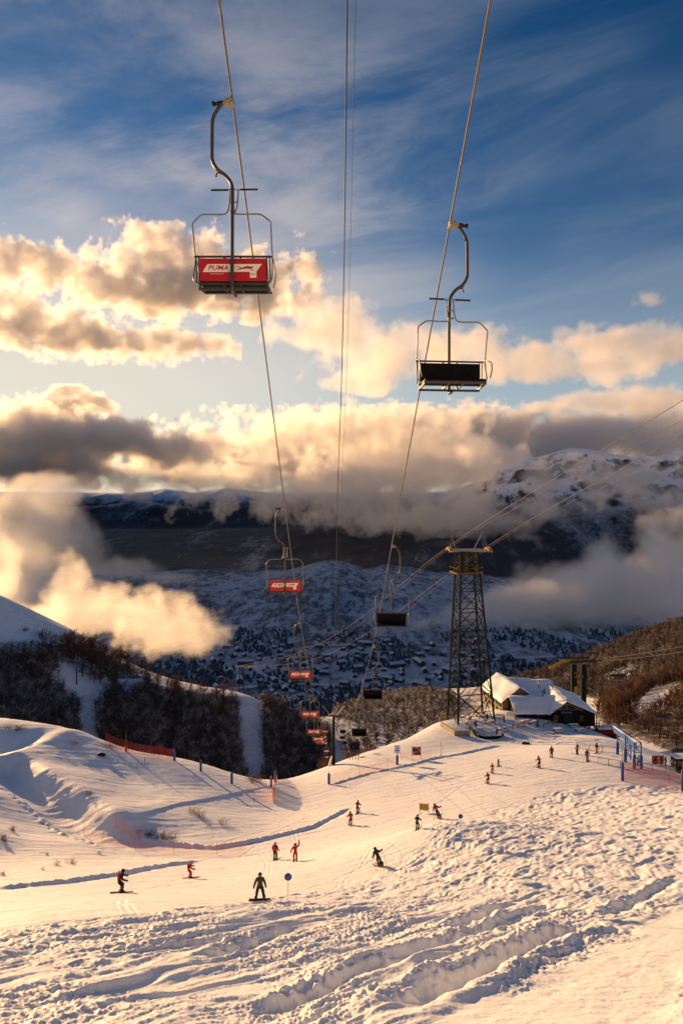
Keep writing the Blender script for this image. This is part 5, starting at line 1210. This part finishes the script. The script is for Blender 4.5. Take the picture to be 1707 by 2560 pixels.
# picture banner
def patches(name,cols,scale):
    m=pmat(name,(.1,.05,.05),.6,.3);b=NB(m.node_tree);q=m.node_tree.nodes['Principled BSDF'];co=b.new('ShaderNodeTexCoord').outputs['Object']
    n=b.noise(co,scale,3,.5,.8);b.put(q.inputs['Base Color'],b.ramp(n,cols,'CONSTANT'));return m
M['pict']=patches('printed_picture',[(0,(.02,.06,.05)),(.40,(.05,.015,.02)),(.5,(.28,.03,.05)),(.56,(.5,.28,.25)),(.62,(.10,.015,.03))],1.6)
M['pict2']=patches('printed_picture_red',[(0,(.02,.02,.02)),(.40,(.45,.05,.05)),(.5,(.55,.5,.5)),(.57,(.10,.015,.03))],.9)
root,w,zt,zb=board(*Z3(1152,130),55/2.6133,Z3(0,45)[1],Z3(0,100)[1],'dark colourful picture banner in a green-edged frame on two posts','p',cat='banner')
MB().box((0,0,(zt+zb)/2),(w,.04,zt-zb)).build('picture',M['pict'],root);MB().box((-w/2-.03,-.01,(zt+zb)/2),(.08,.06,zt-zb)).build('frame_edge',M['green_frame'],root)
root,w,zt,zb=board(*Z3(1201,481),57/2.6133,Z3(0,417)[1],Z3(0,460)[1],'yellow banner between two thin posts in mid piste','p',cat='banner')
yb_=MB().box((0,0,(zt+zb)/2),(w,.02,zt-zb),Matrix.Rotation(R(5),3,'Y')).build('sheet',M['yellow'],root)
g=MB();a=zt-(zt-zb)*.42
for x,h_ in ((-.42,.3),(-.34,.34),(-.22,.3)): g.bar((x*w,-.02,a-h_*.5),(x*w+.05,-.02,a+h_*.5),.05,.01,up=(0,1,0))
for k in range(4): g.box((.0+w*(.10*k),-.022,a-.02-.03*k),(w*.06,.01,.10))
g.build('dark_marks',M['green_frame'],yb_)
root,w,zt,zb=board(*Z5(1322,1205),110/3.8526,Z5(0,1118)[1],Z5(0,1198)[1],'red, white and black advertising banner on the barrier by the kiosk','p',cat='banner')
MB().box((0,0,(zt+zb)/2),(w,.04,zt-zb)).build('picture',M['pict2'],root)
MB().box((0,-.03,zt+.03),(w+.1,.05,.10)).build('frame_edge',M['red'],root)
# metal crowd barriers
def barrier(a,b,lb,grp='metal crowd barriers'):
    root=empty('crowd_barrier',a,0,lb,'barrier',grp);v=b-a;f=MB()
    for z in (.15,1.1): f.bar(Vector((0,0,z)),v+Vector((0,0,z)),.05)
    for t in (0,1): f.bar(v*t+Vector((0,0,-.05)),v*t+Vector((0,0,1.1)),.05)
    f.build('frame',M['galv'],root);g=MB();n=int(v.length/.17)
    for k in range(1,n): g.bar(v*(k/n)+Vector((0,0,.15)),v*(k/n)+Vector((0,0,1.1)),.018)
    g.build('bars',M['galv'],root)
def barrier_row(P,lb):
    for a,b in zip(P[:-1],P[1:]):
        n=max(1,round((b-a).length/2.3))
        for k in range(n):
            p=a.lerp(b,(k+.02)/n);q=a.lerp(b,(k+.98)/n);p.z=gz(p.x,p.y);q.z=gz(q.x,q.y);barrier(p,q,lb)
barrier_row([G(Z5(565,1052)),G(Z5(665,1070)),G(Z5(790,1085)),G(Z5(925,1098))],'metal crowd barrier in the upper row, behind the people below the restaurant')
barrier_row([G(Z5(745,1195)),G(Z5(850,1215)),G(Z5(960,1235)),G(Z5(1100,1250)),G(Z5(1270,1270)),G(Z5(1400,1290)),G(Z5(1490,1300))],'metal crowd barrier in the lower row, running past the blue gate to the kiosk')
# blue gate
def blue_gate():
    c=[G(Z5(935,1102)),G(Z5(1010,1178)),G(Z5(1095,1245)),G(Z5(1162,1245)),G(Z5(1062,1150))]
    root=empty('blue_gate',c[1],0,'blue lattice gate with a blue banner beam at the ski lift entrance','gate');O=c[1]
    tops=[845,920,990,990,925];H_=[]
    for q,t,zy in zip(c,tops,(1102,1178,1245,1245,1150)):
        h=(zy-t)/3.8526/FP*q.y;H_.append(h);a=q-O
        MB().bar(a,a+Vector((0,0,h)),.16).build('post',M['sky_blue'],root)
        if t!=925 : 
            g=MB();g.tube([a,a+Vector((0,0,.05)),a+Vector((0,0,2.0)),a+Vector((0,0,2.05))],[.2,.24,.24,.2],10);g.build('pad',M['blue'],root)
    def T(i,f=1.0): return c[i]-O+Vector((0,0,H_[i]*f))
    b=MB()
    for i,j in ((0,1),(1,4),(2,3),(1,2),(0,4),(4,3)):
        b.bar(T(i),T(j),.1);b.bar(T(i,.62),T(j,.62),.08)
        if (i,j) in ((1,4),(2,3),(0,4)): b.bar(T(i,.62),T(j,1),.07);b.bar(T(i,.62),T(j,.05),.07);b.bar(T(i,.05),T(j,.62),.07)
    b.build('lattice',M['sky_blue'],root)
    s=MB();s.bar(T(0)+Vector((-.5,.3,-.35)),T(2)+Vector((.2,-.3,-.35)),.12,.95);s.build('banner',M['sky_blue'],root)
    s=MB();s.bar(T(0)+Vector((-.5,.3,.16)),T(2)+Vector((.2,-.3,.16)),.25,.10);s.build('snow_layer',M['snowcap'],root)
blue_gate()
def kiosk():
    p=G(Z5(1545,1290));root=empty('kiosk',p,0,'dark kiosk on a post with snow on its roof at the right edge','kiosk');s=p.y/FP/3.8526
    MB().box((.3,.6,95*s),(110*s+.6,1.6,115*s)).build('cabin',M['steel_dark'],root);g=MB();g.box((.3,.6,160*s),(120*s+.8,1.9,.28),None,0,.92);o=g.build('roof_snow',M['snowcap'],root);b=o.modifiers.new('soft','BEVEL');b.width=.1;b.segments=3
    MB().box((.3,.6,18*s),(.9,.9,50*s)).build('base',M['timber'],root);MB().box((-.2,-.23,105*s),(.9,.04,.7)).build('hatch',M['glass'],root)
kiosk()
# poles of a drag lift in the left wood
def drag_pole(px,pb,ptop,d,label,arm=False):
    x=(px-853.5)/FP*d;z=float(H2(np.array([x]),np.array([float(d)]))[0]);zt=-(ptop-HOR)/FP*d
    root=empty('lift_pole',(x,d,z),0,label,'lift pole');MB().cyl((0,0,-.5),(0,0,zt-z),.28,8,0,.2).build('post',M['steel_dark'],root)
    g=MB();h=zt-z
    w=2.4 if arm else 1.0
    g.bar((-w,0,h-.1),(w,0,h-.1),.25);
    for s in (-1,1): g.bar((s*w*.85,-1,h+.15),(s*w*.85,1,h+.15),.2,.3)
    g.build('cross_arm',M['steel_dark'],root)
drag_pole(192,1712,1656,300,'tall dark lift pole standing in the snowy gap of the left wood')
drag_pole(317,1676,1640,335,'second lift pole on the crest of the left wood')
drag_pole(353,1656,1643,350,'T-shaped lift pole on the far end of the left crest',True)
# ---------------------------------------------------------------- vegetation
rng=np.random.default_rng(11)
def twig_arrays(h,spread,n,rseed,tr=.10,levels=2,wid=.035,up=.55,stem=.35):
    """bare deciduous tree as thin three-sided spikes: returns (trunk MB, crown arrays)"""
    rr=random.Random(rseed);tri=[]
    def spike(a,b,w):
        d=(b-a);o=d.orthogonal().normalized()*w;p=d.cross(o).normalized()*w;k=len(vs)
        vs.extend([a+o,a-o*.5+p*.87,a-o*.5-p*.87,b]);fs.extend([(k,k+1,k+3),(k+1,k+2,k+3),(k+2,k,k+3)])
    vs=[];fs=[]
    tb=MB();lean=Vector((rr.uniform(-.08,.08)*h,rr.uniform(-.08,.08)*h,h*.78));tb.tube([Vector((0,0,-.4)),lean*.5+Vector((rr.uniform(-.1,.1),0,0)),lean],[tr,tr*.7,tr*.25],5)
    for i in range(n):
        t=rr.uniform(stem,1.0);a=lean*t;az=rr.uniform(0,6.283);ln=spread*(1.15-.75*abs(t-.55))*rr.uniform(.6,1.1)
        d=Vector((math.cos(az),math.sin(az),up+rr.uniform(0,.9)*t)).normalized();b=a+d*ln;spike(a,b,wid*1.3)
        for j in range(levels*3):
            q=a.lerp(b,rr.uniform(.3,1));e=(d+Vector((rr.uniform(-.9,.9),rr.uniform(-.9,.9),rr.uniform(-.1,1.1)))).normalized();c=q+e*ln*rr.uniform(.25,.5);spike(q,c,wid*.8)
            if levels>1:
                for l in range(2):
                    q2=q.lerp(c,rr.uniform(.3,1));e2=(e+Vector((rr.uniform(-.9,.9),rr.uniform(-.9,.9),rr.uniform(-.2,1)))).normalized();spike(q2,q2+e2*ln*.22,wid*.6)
    return tb,vs,fs
def arr_mesh(name,V,F,mats,mi=None):
    me=bpy.data.meshes.new(name);me.vertices.add(len(V));me.vertices.foreach_set('co',np.asarray(V,np.float32).ravel());F=np.asarray(F,np.int32)
    me.loops.add(F.size);me.loops.foreach_set('vertex_index',F.ravel());me.polygons.add(len(F));me.polygons.foreach_set('loop_start',np.arange(0,F.size,3,dtype=np.int32))
    for m in mats: me.materials.append(m)
    if mi is not None: me.polygons.foreach_set('material_index',np.asarray(mi,np.int32))
    me.update(calc_edges=True);return me
def scatter(poly,x0,x1,y0,y1,spacing,holes=(),maxn=99999):
    n=int((x1-x0)*(y1-y0)/spacing**2);X=rng.uniform(x0,x1,n);Y=rng.uniform(y0,y1,n);Z=H2(X,Y)
    xd=(X/Y*FP+853.5)/k_;yd=(HOR-Z/Y*FP)/k_;m=inpoly(xd,yd,poly)
    for h in holes: m&=~inpoly(xd,yd,h)
    X,Y,Z=X[m][:maxn],Y[m][:maxn],Z[m][:maxn];return X,Y,Z
VAR=[twig_arrays(7.0,2.5,20,s,.10,1,.085,.45,.12) for s in range(6)]
VARF=[twig_arrays(7.0,2.9,10,s+50,.12,1,.17,.4,.12) for s in range(5)]
def tri_of(tb,vs,fs):
    V=[tuple(v) for v in tb.v]+[tuple(v) for v in vs];o=len(tb.v);F=[];mi=[]
    for f in tb.f:
        for k in range(1,len(f)-1):F.append((f[0],f[k],f[k+1]));mi.append(0)
    for f in fs:F.append(tuple(o+i for i in f));mi.append(1)
    return np.array(V,float),np.array(F,int),np.array(mi)
TV=[tri_of(*v) for v in VAR];TVF=[tri_of(*v) for v in VARF]
def forest(name,X,Y,Z,hs,mats,label,frost=.3,TV=TV):
    VS=[];FS=[];MI=[];o=0
    for x,y,z,h in zip(X,Y,Z,hs):
        V,F,mi=TV[rng.integers(len(TV))];a=rng.uniform(0,6.283);s=h/7.0;w=s*rng.uniform(.85,1.25);c,d=math.cos(a),math.sin(a)
        P=np.stack([(V[:,0]*c-V[:,1]*d)*w+x,(V[:,0]*d+V[:,1]*c)*w+y,V[:,2]*s+z-.2],1);VS.append(P);FS.append(F+o);o+=len(V)
        r=rng.random();MI.append(np.where(mi==0,0,2 if r<frost else 1))
    me=arr_mesh(name,np.concatenate(VS),np.concatenate(FS),mats,np.concatenate(MI));ob=bpy.data.objects.new(name,me);col.objects.link(ob);tag(ob,label,'wood',kind='stuff');return ob
mats=[M['bark2'],M['bark'],M['frost']];matw=[M['bark2'],M['bark3'],M['frost']]  # matw: greyer twigs, shade of the left woods put into the colour
X,Y,Z=scatter(F1,-180,-60,225,345,1.9,(gap1,));forest('bare_wood',X,Y,Z,rng.uniform(5,8,len(X)),matw,'dark bare wood at the left edge of the hillside, left of the snowy gap',.34)
X,Y,Z=scatter(F2,-130,-20,225,340,1.8,(gap1,gap2));forest('bare_wood',X,Y,Z,rng.uniform(5,8,len(X)),matw,'broad dark bare wood in the middle of the left hillside between two snowy gaps',.34)
X,Y,Z=scatter(F3,-60,0,225,350,1.8,(gap2,));forest('bare_wood',X,Y,Z,rng.uniform(5,8,len(X)),matw,'bare brown wood right of the second snowy gap, behind the red chairs',.34)
X,Y,Z=scatter(CR,-30,90,230,800,3.4);k=rng.random(len(X))<.75;forest('bare_wood',X[k],Y[k],Z[k],rng.uniform(5,9,k.sum()),[M['bark2'],M['bark3'],M['frost']],'sparse frosted wood on the hillside left of the lattice tower',.6,TVF)
X,Y,Z=scatter(RP,100,560,330,860,4.3,rg);forest('bare_wood',X,Y,Z,rng.uniform(6,10,len(X)),[M['bark2'],M['bark3'],M['shade_twigs']],'grey-brown wood covering the long slope on the right',.5,TVF)  # darker, greyer twig mix stands in for shade on this slope
# trees one can tell apart, each with trunk and crown
def tree_kind(seed,h,spread,n,matc,matt,wid=.035):
    tb,vs,fs=twig_arrays(h,spread,n,seed,.16,2,wid,.5,.22);tm=tb.mesh('trunk',M[matt]);cm=arr_mesh('crown',[tuple(v) for v in vs],fs,[M[matc]]);return tm,cm
TK=[tree_kind(100+i,7.5,2.5,30,'bark','bark2',.05) for i in range(4)];TF=[tree_kind(120+i,6.5,1.9,22,'frost','bark2',.04) for i in range(2)]
def plant_tree(x,y,z,h,kinds,label,group,nm='bare_tree',cat='tree'):
    tm,cm=kinds[rng.integers(len(kinds))];root=empty(nm,(x,y,z-.2),rng.uniform(0,6.28),label,cat,group);s=h/7.5;root.scale=(s*rng.uniform(.9,1.2),s*rng.uniform(.9,1.2),s)
    part('trunk',tm,root);part('crown',cm,root);return root
X,Y,Z=scatter(FC,-150,-25,285,345,3.0,(gap3,),150)
for x,y,z in zip(X,Y,Z): plant_tree(x,y,z,rng.uniform(5.5,8.5),TK,'bare reddish-brown tree on the crest of the left wood, below the golden fog','trees on the left crest')
X,Y,Z=scatter(RT,85,330,192,420,3.7,[rg[0]]);forest('bare_wood',X,Y,Z,rng.uniform(5,8,len(X)),mats,'low orange-brown scrub wood between the single trees on the near right slope',.1)
X,Y,Z=scatter(RT,90,330,188,420,5.0,[rg[0]],200)
for x,y,z in zip(X,Y,Z): plant_tree(x,y,z,rng.uniform(6,10),TK,'bare sunlit orange-brown tree on the near part of the right slope','sunlit trees on the right slope')
# foreground edge bushes in the trough, on the crest of the piste
def bush_mesh(seed,h,n,wid,mat,spread=.8):
    rr=random.Random(seed);vs=[];fs=[]
    def spike(a,b,w):
        d=(b-a);o=d.orthogonal().normalized()*w;p=d.cross(o).normalized()*w;k=len(vs);vs.extend([a+o,a-o*.5+p*.87,a-o*.5-p*.87,b]);fs.extend([(k,k+1,k+3),(k+1,k+2,k+3),(k+2,k,k+3)])
    for i in range(n):
        a=Vector((rr.gauss(0,.22)*spread,rr.gauss(0,.2)*spread,-.1));d=Vector((a.x*1.2+rr.uniform(-.4,.4),a.y+rr.uniform(-.4,.4),1)).normalized();l=h*rr.uniform(.5,1.0);m=a+d*l*.5+Vector((rr.uniform(-.06,.06),0,0));b=m+(d+Vector((rr.uniform(-.3,.3),rr.uniform(-.3,.3),0))).normalized()*l*.5
        spike(a,m,wid);spike(m-(m-a)*.1,b,wid*.75)
        for j in range(3): q=a.lerp(b,rr.uniform(.4,.9));spike(q,q+Vector((rr.uniform(-.4,.4),rr.uniform(-.4,.4),rr.uniform(.1,.5)))*h*.35,wid*.5)
    return arr_mesh('bush',[tuple(v) for v in vs],fs,[M[mat]])
BM=[bush_mesh(200+i,1.0,44,.014,'grass') for i in range(3)]+[bush_mesh(210,1.0,60,.016,'bark')]
def bush(z,hpx,label,kind=0,sx=1.4,nm='bush'):
    p=groundpt(*z);h=hpx*p.y/FP;o=bpy.data.objects.new(nm,BM[kind]);col.objects.link(o);o.location=p;o.scale=(h*sx,h*sx,h);o.rotation_euler=(0,0,rng.uniform(0,6));tag(o,label,'bush');return o
for z,h,lb,k,sx in ((Z2(1080,185),22,'dry straw-coloured bush, left of the pair in mid left slope',0,1.3),(Z2(1125,205),22,'dry straw-coloured bush touching its left neighbour in mid left slope',1,1.4),(Z2(1245,250),24,'dry straw-coloured bush, right of the pair in mid left slope',2,1.2),(Z2(1170,258),10,'tiny tuft of straw twigs below the pair of straw bushes',0,1.4),
  (Z2(840,315),18,'dark twiggy bush at the hollow above the long orange net, left one',3,1.6),(Z2(910,325),20,'dark twiggy bush at the hollow above the long orange net, middle one',3,1.6),(Z2(965,335),22,'straw-coloured twigs at the hollow above the long orange net, right one',1,1.6),(Z2(780,300),12,'small brown twigs beside the short orange net',0,1.5),
  (Z2(500,80),10,'low straw tuft by itself on the left hump',0,2),(Z2(405,470),22,'sparse twigs on the bank under the long orange net, taller ones',1,1.1),(Z2(320,480),18,'sparse twigs on the bank under the long orange net, left of the taller ones',0,1.0),(Z2(560,415),9,'faint tuft just below the long orange net',2,1.8),(Z2(240,505),10,'tiny twig sprout low on the left bank',0,1),
  (Z2(20,340),24,'dark twigs in the shade at the left edge, lower ones',3,.9),(Z2(72,285),20,'dark twigs in the shade at the left edge, upper ones',3,.8),(Z2(18,535),16,'twig sprout at the left edge beside the lit bank',3,.8),(Z2(265,420),8,'tiny dark sprout above the bank twigs',3,1),
  (Z1(415,805),14,'straw tuft on top of the left hump',0,2.4),(Z1(320,822),10,'brown tuft on the left hump beside the larger straw tuft',1,1.8),(Z1(105,728),12,'dark tuft near the top of the left hump',3,2.4),(Z1(40,718),12,'straw tuft at the left edge of the hump top',0,2.4),(Z1(610,830),14,'brown tuft at the right tip of the left hump',1,2.4),
  (Z1(1432,1018),26,'russet bush at the crest between the blue poles',3,1.6),(Z1(1405,1005),16,'small straw bush left of the russet bush at the crest',0,1.4)):
    bush(z,h,lb,k,sx)
# brush along the lip behind the steel post
for i,(x,y) in enumerate(((660,1775),(680,1770),(700,1765),(720,1760),(742,1758),(800,1738),(818,1732),(845,1722))):
    px,py=x*k_,y*k_+6;p=groundpt(px,py+2);o=bpy.data.objects.new('bush',BM[3]);col.objects.link(o);q=p+Vector((rng.uniform(-.5,.5),5,0));q.z=gz(q.x,q.y)-.4;o.location=q;o.scale=(3.0,3.0,3.2);tag(o,'brown brush growing just behind the lip of the piste near the steel post','bush',group='brush along the lip of the piste')
# bushes on the snow hill at the far left
for (x,y,h,lb) in ((98,1476,6.5,'dark round bush alone on the snowy hill at the far left'),(58,1452,3,'small dark bush on the ridge line of the far left hill')):
    d=322;X_=(x*k_-853.5)/FP*d;z=float(H2(np.array([X_]),np.array([float(d)]))[0]);o=bpy.data.objects.new('bush',BM[3]);col.objects.link(o);o.location=(X_,d,z-.3);o.scale=(h,h,h);tag(o,lb,'bush')
# dark rock on the hump
def rock():
    p=groundpt(*Z1(570,872));m=MB();m.ball((0,0,.15),.5,12,8,0,(1.5,.8,.6));vs=[Vector(v)*(1+.3*mnoise.noise(Vector(v)*1.5)) for v in m.v];m.v=[tuple(v) for v in vs];o=m.build('rock',M['steel_dark'],None,p);tag(o,'dark rock poking out of the snow at the tip of the left hump','rock')
rock()
# ---------------------------------------------------------------- village
M['house_wall']=pmat('house_wall',(.10,.055,.04),.8,.3,nvar=.3,nscale=.3);M['roof_frost']=pmat('snowy_roof',(.60,.62,.70),.7,.2,nvar=.15,nscale=.2)
def house_mesh(w,l,h,r):
    wl=MB();wl.box((0,0,h/2-.5),(w,l,h+1));g=[(-w/2,h),(w/2,h),(0,h+r)];wl.prism(g,l,lambda v:v-Vector((0,l/2,0)))
    rf=MB();e=.9
    for s in (-1,1):
        vs=[Vector((0,-l/2-e,h+r+.35)),Vector((0,l/2+e,h+r+.35)),Vector((s*(w/2+e),l/2+e,h-.3)),Vector((s*(w/2+e),-l/2-e,h-.3))];vs+=[v+Vector((0,0,-.45)) for v in vs];rf.add(vs,[(0,1,2,3),(7,6,5,4),(0,4,5,1),(1,5,6,2),(2,6,7,3),(3,7,4,0)])
    return wl.mesh('wall',M['house_wall']),rf.mesh('roof',M['roof_frost'])
HM=[house_mesh(9,13,6,3.5),house_mesh(12,22,8,4.5),house_mesh(14,40,10,4.5)]
n=0;hx=[]
while n<110:
    xd=rng.uniform(480,1110);yd=rng.uniform(1475,1600);v=-(yd*k_-HOR)/FP;d=-430/v
    if d<1330 or d>2050: continue
    x=(xd*k_-853.5)/FP*d
    if any((x-a)**2+(d-b)**2<28**2 for a,b in hx): continue
    hx.append((x,d));z=float(H3(np.array([x]),np.array([d]))[0]) if d>1300 else -430
    wm,rm=HM[rng.choice([0,0,0,1,1,2],p=None)];root=empty('house',(x,d,z),rng.uniform(0,3.14),'snow-roofed house of the village on the shaded valley floor','house','houses of the village in the valley');w_=part('wall',wm,root);r_=part('roof',rm,root);n+=1
# conifers and scrub of the valley floor
def conifers():
    V=[(0,0,13)];F=[];n_=7
    for lv,(z,r) in enumerate(((10,1.4),(7,2.6),(3.5,3.6),(.8,4.2))):
        for k in range(n_): a=2*math.pi*(k+.5*lv)/n_;V.append((r*math.cos(a)*(1+.25*(k%2)),r*math.sin(a)*(1+.25*(k%2)),z-.8*(k%2)))
    for k in range(n_): F.append((0,1+k,1+(k+1)%n_))
    for lv in range(3):
        for k in range(n_):
            a=1+lv*n_+k;b=1+lv*n_+(k+1)%n_;c=a+n_;d=b+n_;F+=[(a,c,b),(b,c,d)]
    V=np.array(V);F=np.array(F);N=7500
    d=1330+np.sort(rng.random(N))**1.7*850;u=rng.uniform(-.45,.5,N);X=u*d;den=perlin(X*.006,d*.004,77)+.4*perlin(X*.02,d*.015,78);k=den>-.12;X=X[k];d=d[k];Z=H3(X,d)
    for a,b in hx:
        m=(X-a)**2+(d-b)**2>18**2;X=X[m];d=d[m];Z=Z[m]
    s=rng.uniform(.45,1.1,len(X));P=V[None]*s[:,None,None]+np.stack([X,d,Z],1)[:,None];Fa=F[None]+(np.arange(len(X))*len(V))[:,None,None]
    mc=pmat('frosted_conifer',(.085,.10,.115),.9,.1,nvar=.6,nscale=.02)
    me=arr_mesh('valley_wood',P.reshape(-1,3),Fa.reshape(-1,3),[mc]);o=bpy.data.objects.new('valley_wood',me);col.objects.link(o);tag(o,'dark conifers and scrub between the village houses','wood',kind='stuff')
conifers()

def road(pts,w):
    path=smooth_path([Vector(p) for p in pts],10);vs=[];fs=[]
    for i,p in enumerate(path):
        t=(path[min(i+1,len(path)-1)]-path[max(i-1,0)]);n_=Vector((-t.y,t.x,0)).normalized()
        for s_ in (-1,1):
            q=p+n_*s_*w/2;z=float(H3(np.array([q.x]),np.array([q.y]))[0])+1.2;vs.append((q.x,q.y,z))
        if i: k=2*i;fs.append((k-2,k-1,k+1,k))
    me=bpy.data.meshes.new('road');me.from_pydata(vs,[],fs);me.materials.append(M['roof_frost']);o=bpy.data.objects.new('road',me);col.objects.link(o);tag(o,kind='structure')
road([(-420,1360,0),(-300,1480,0),(-120,1560,0),(60,1530,0),(200,1600,0),(300,1760,0),(520,1820,0),(800,1850,0)],14)
road([(-60,1340,0),(-20,1450,0),(-120,1560,0),(-220,1720,0),(-140,1900,0),(60,2000,0)],11)
road([(60,1530,0),(150,1440,0),(330,1420,0),(420,1520,0),(300,1760,0)],10)
# a few guests at the tables
for zx,zy,kd,hd,jc,tr_,lb in ((455,1848,'sit',200,'black','black','guest in black sitting at a table of the left row on the terrace'),(712,1800,'stand',90,'orange','black','guest in an orange jacket by the rear tables of the terrace'),(560,1790,'stand',-30,'black','navy','guest in dark clothes standing behind the middle table of the terrace'),(1010,1845,'walk',60,'navy','black','guest in dark blue walking along the restaurant wall')):
    p=hit((1060+zx/3.5636)/k_,(1300+zy/3.5636)/k_);person(0,0,0,kd,hd,lb,jc,tr_,'black',None,False,loc=Vector((p.x,p.y,gz(p.x,p.y))),scale=1.0)
def ski_rack(zx,zy,rz,label):
    p=hit((1060+zx/3.5636)/k_,(1300+zy/3.5636)/k_);root=empty('ski_rack',(p.x,p.y,gz(p.x,p.y)),R(rz),label,'ski rack')
    f=MB();f.bar((-1.6,0,1.0),(1.6,0,1.0),.07);f.bar((-1.6,0,0),(-1.6,0,1.05),.07);f.bar((1.6,0,0),(1.6,0,1.05),.07);f.build('frame',M['timber'],root)
    rr=random.Random(int(zx))
    for k in range(9):
        x=-1.4+k*.34;MB().bar((x,.25,0),(x+rr.uniform(-.06,.06),-.08,1.6+rr.uniform(0,.2)),.09,.04).build('ski',M[rr.choice(['ski','ski_red','ski_yellow'])],root)
ski_rack(1120,1850,8,'wooden rack of leaning skis left of the hall gable');ski_rack(840,1858,18,'wooden rack of leaning skis below the low wing of the restaurant')
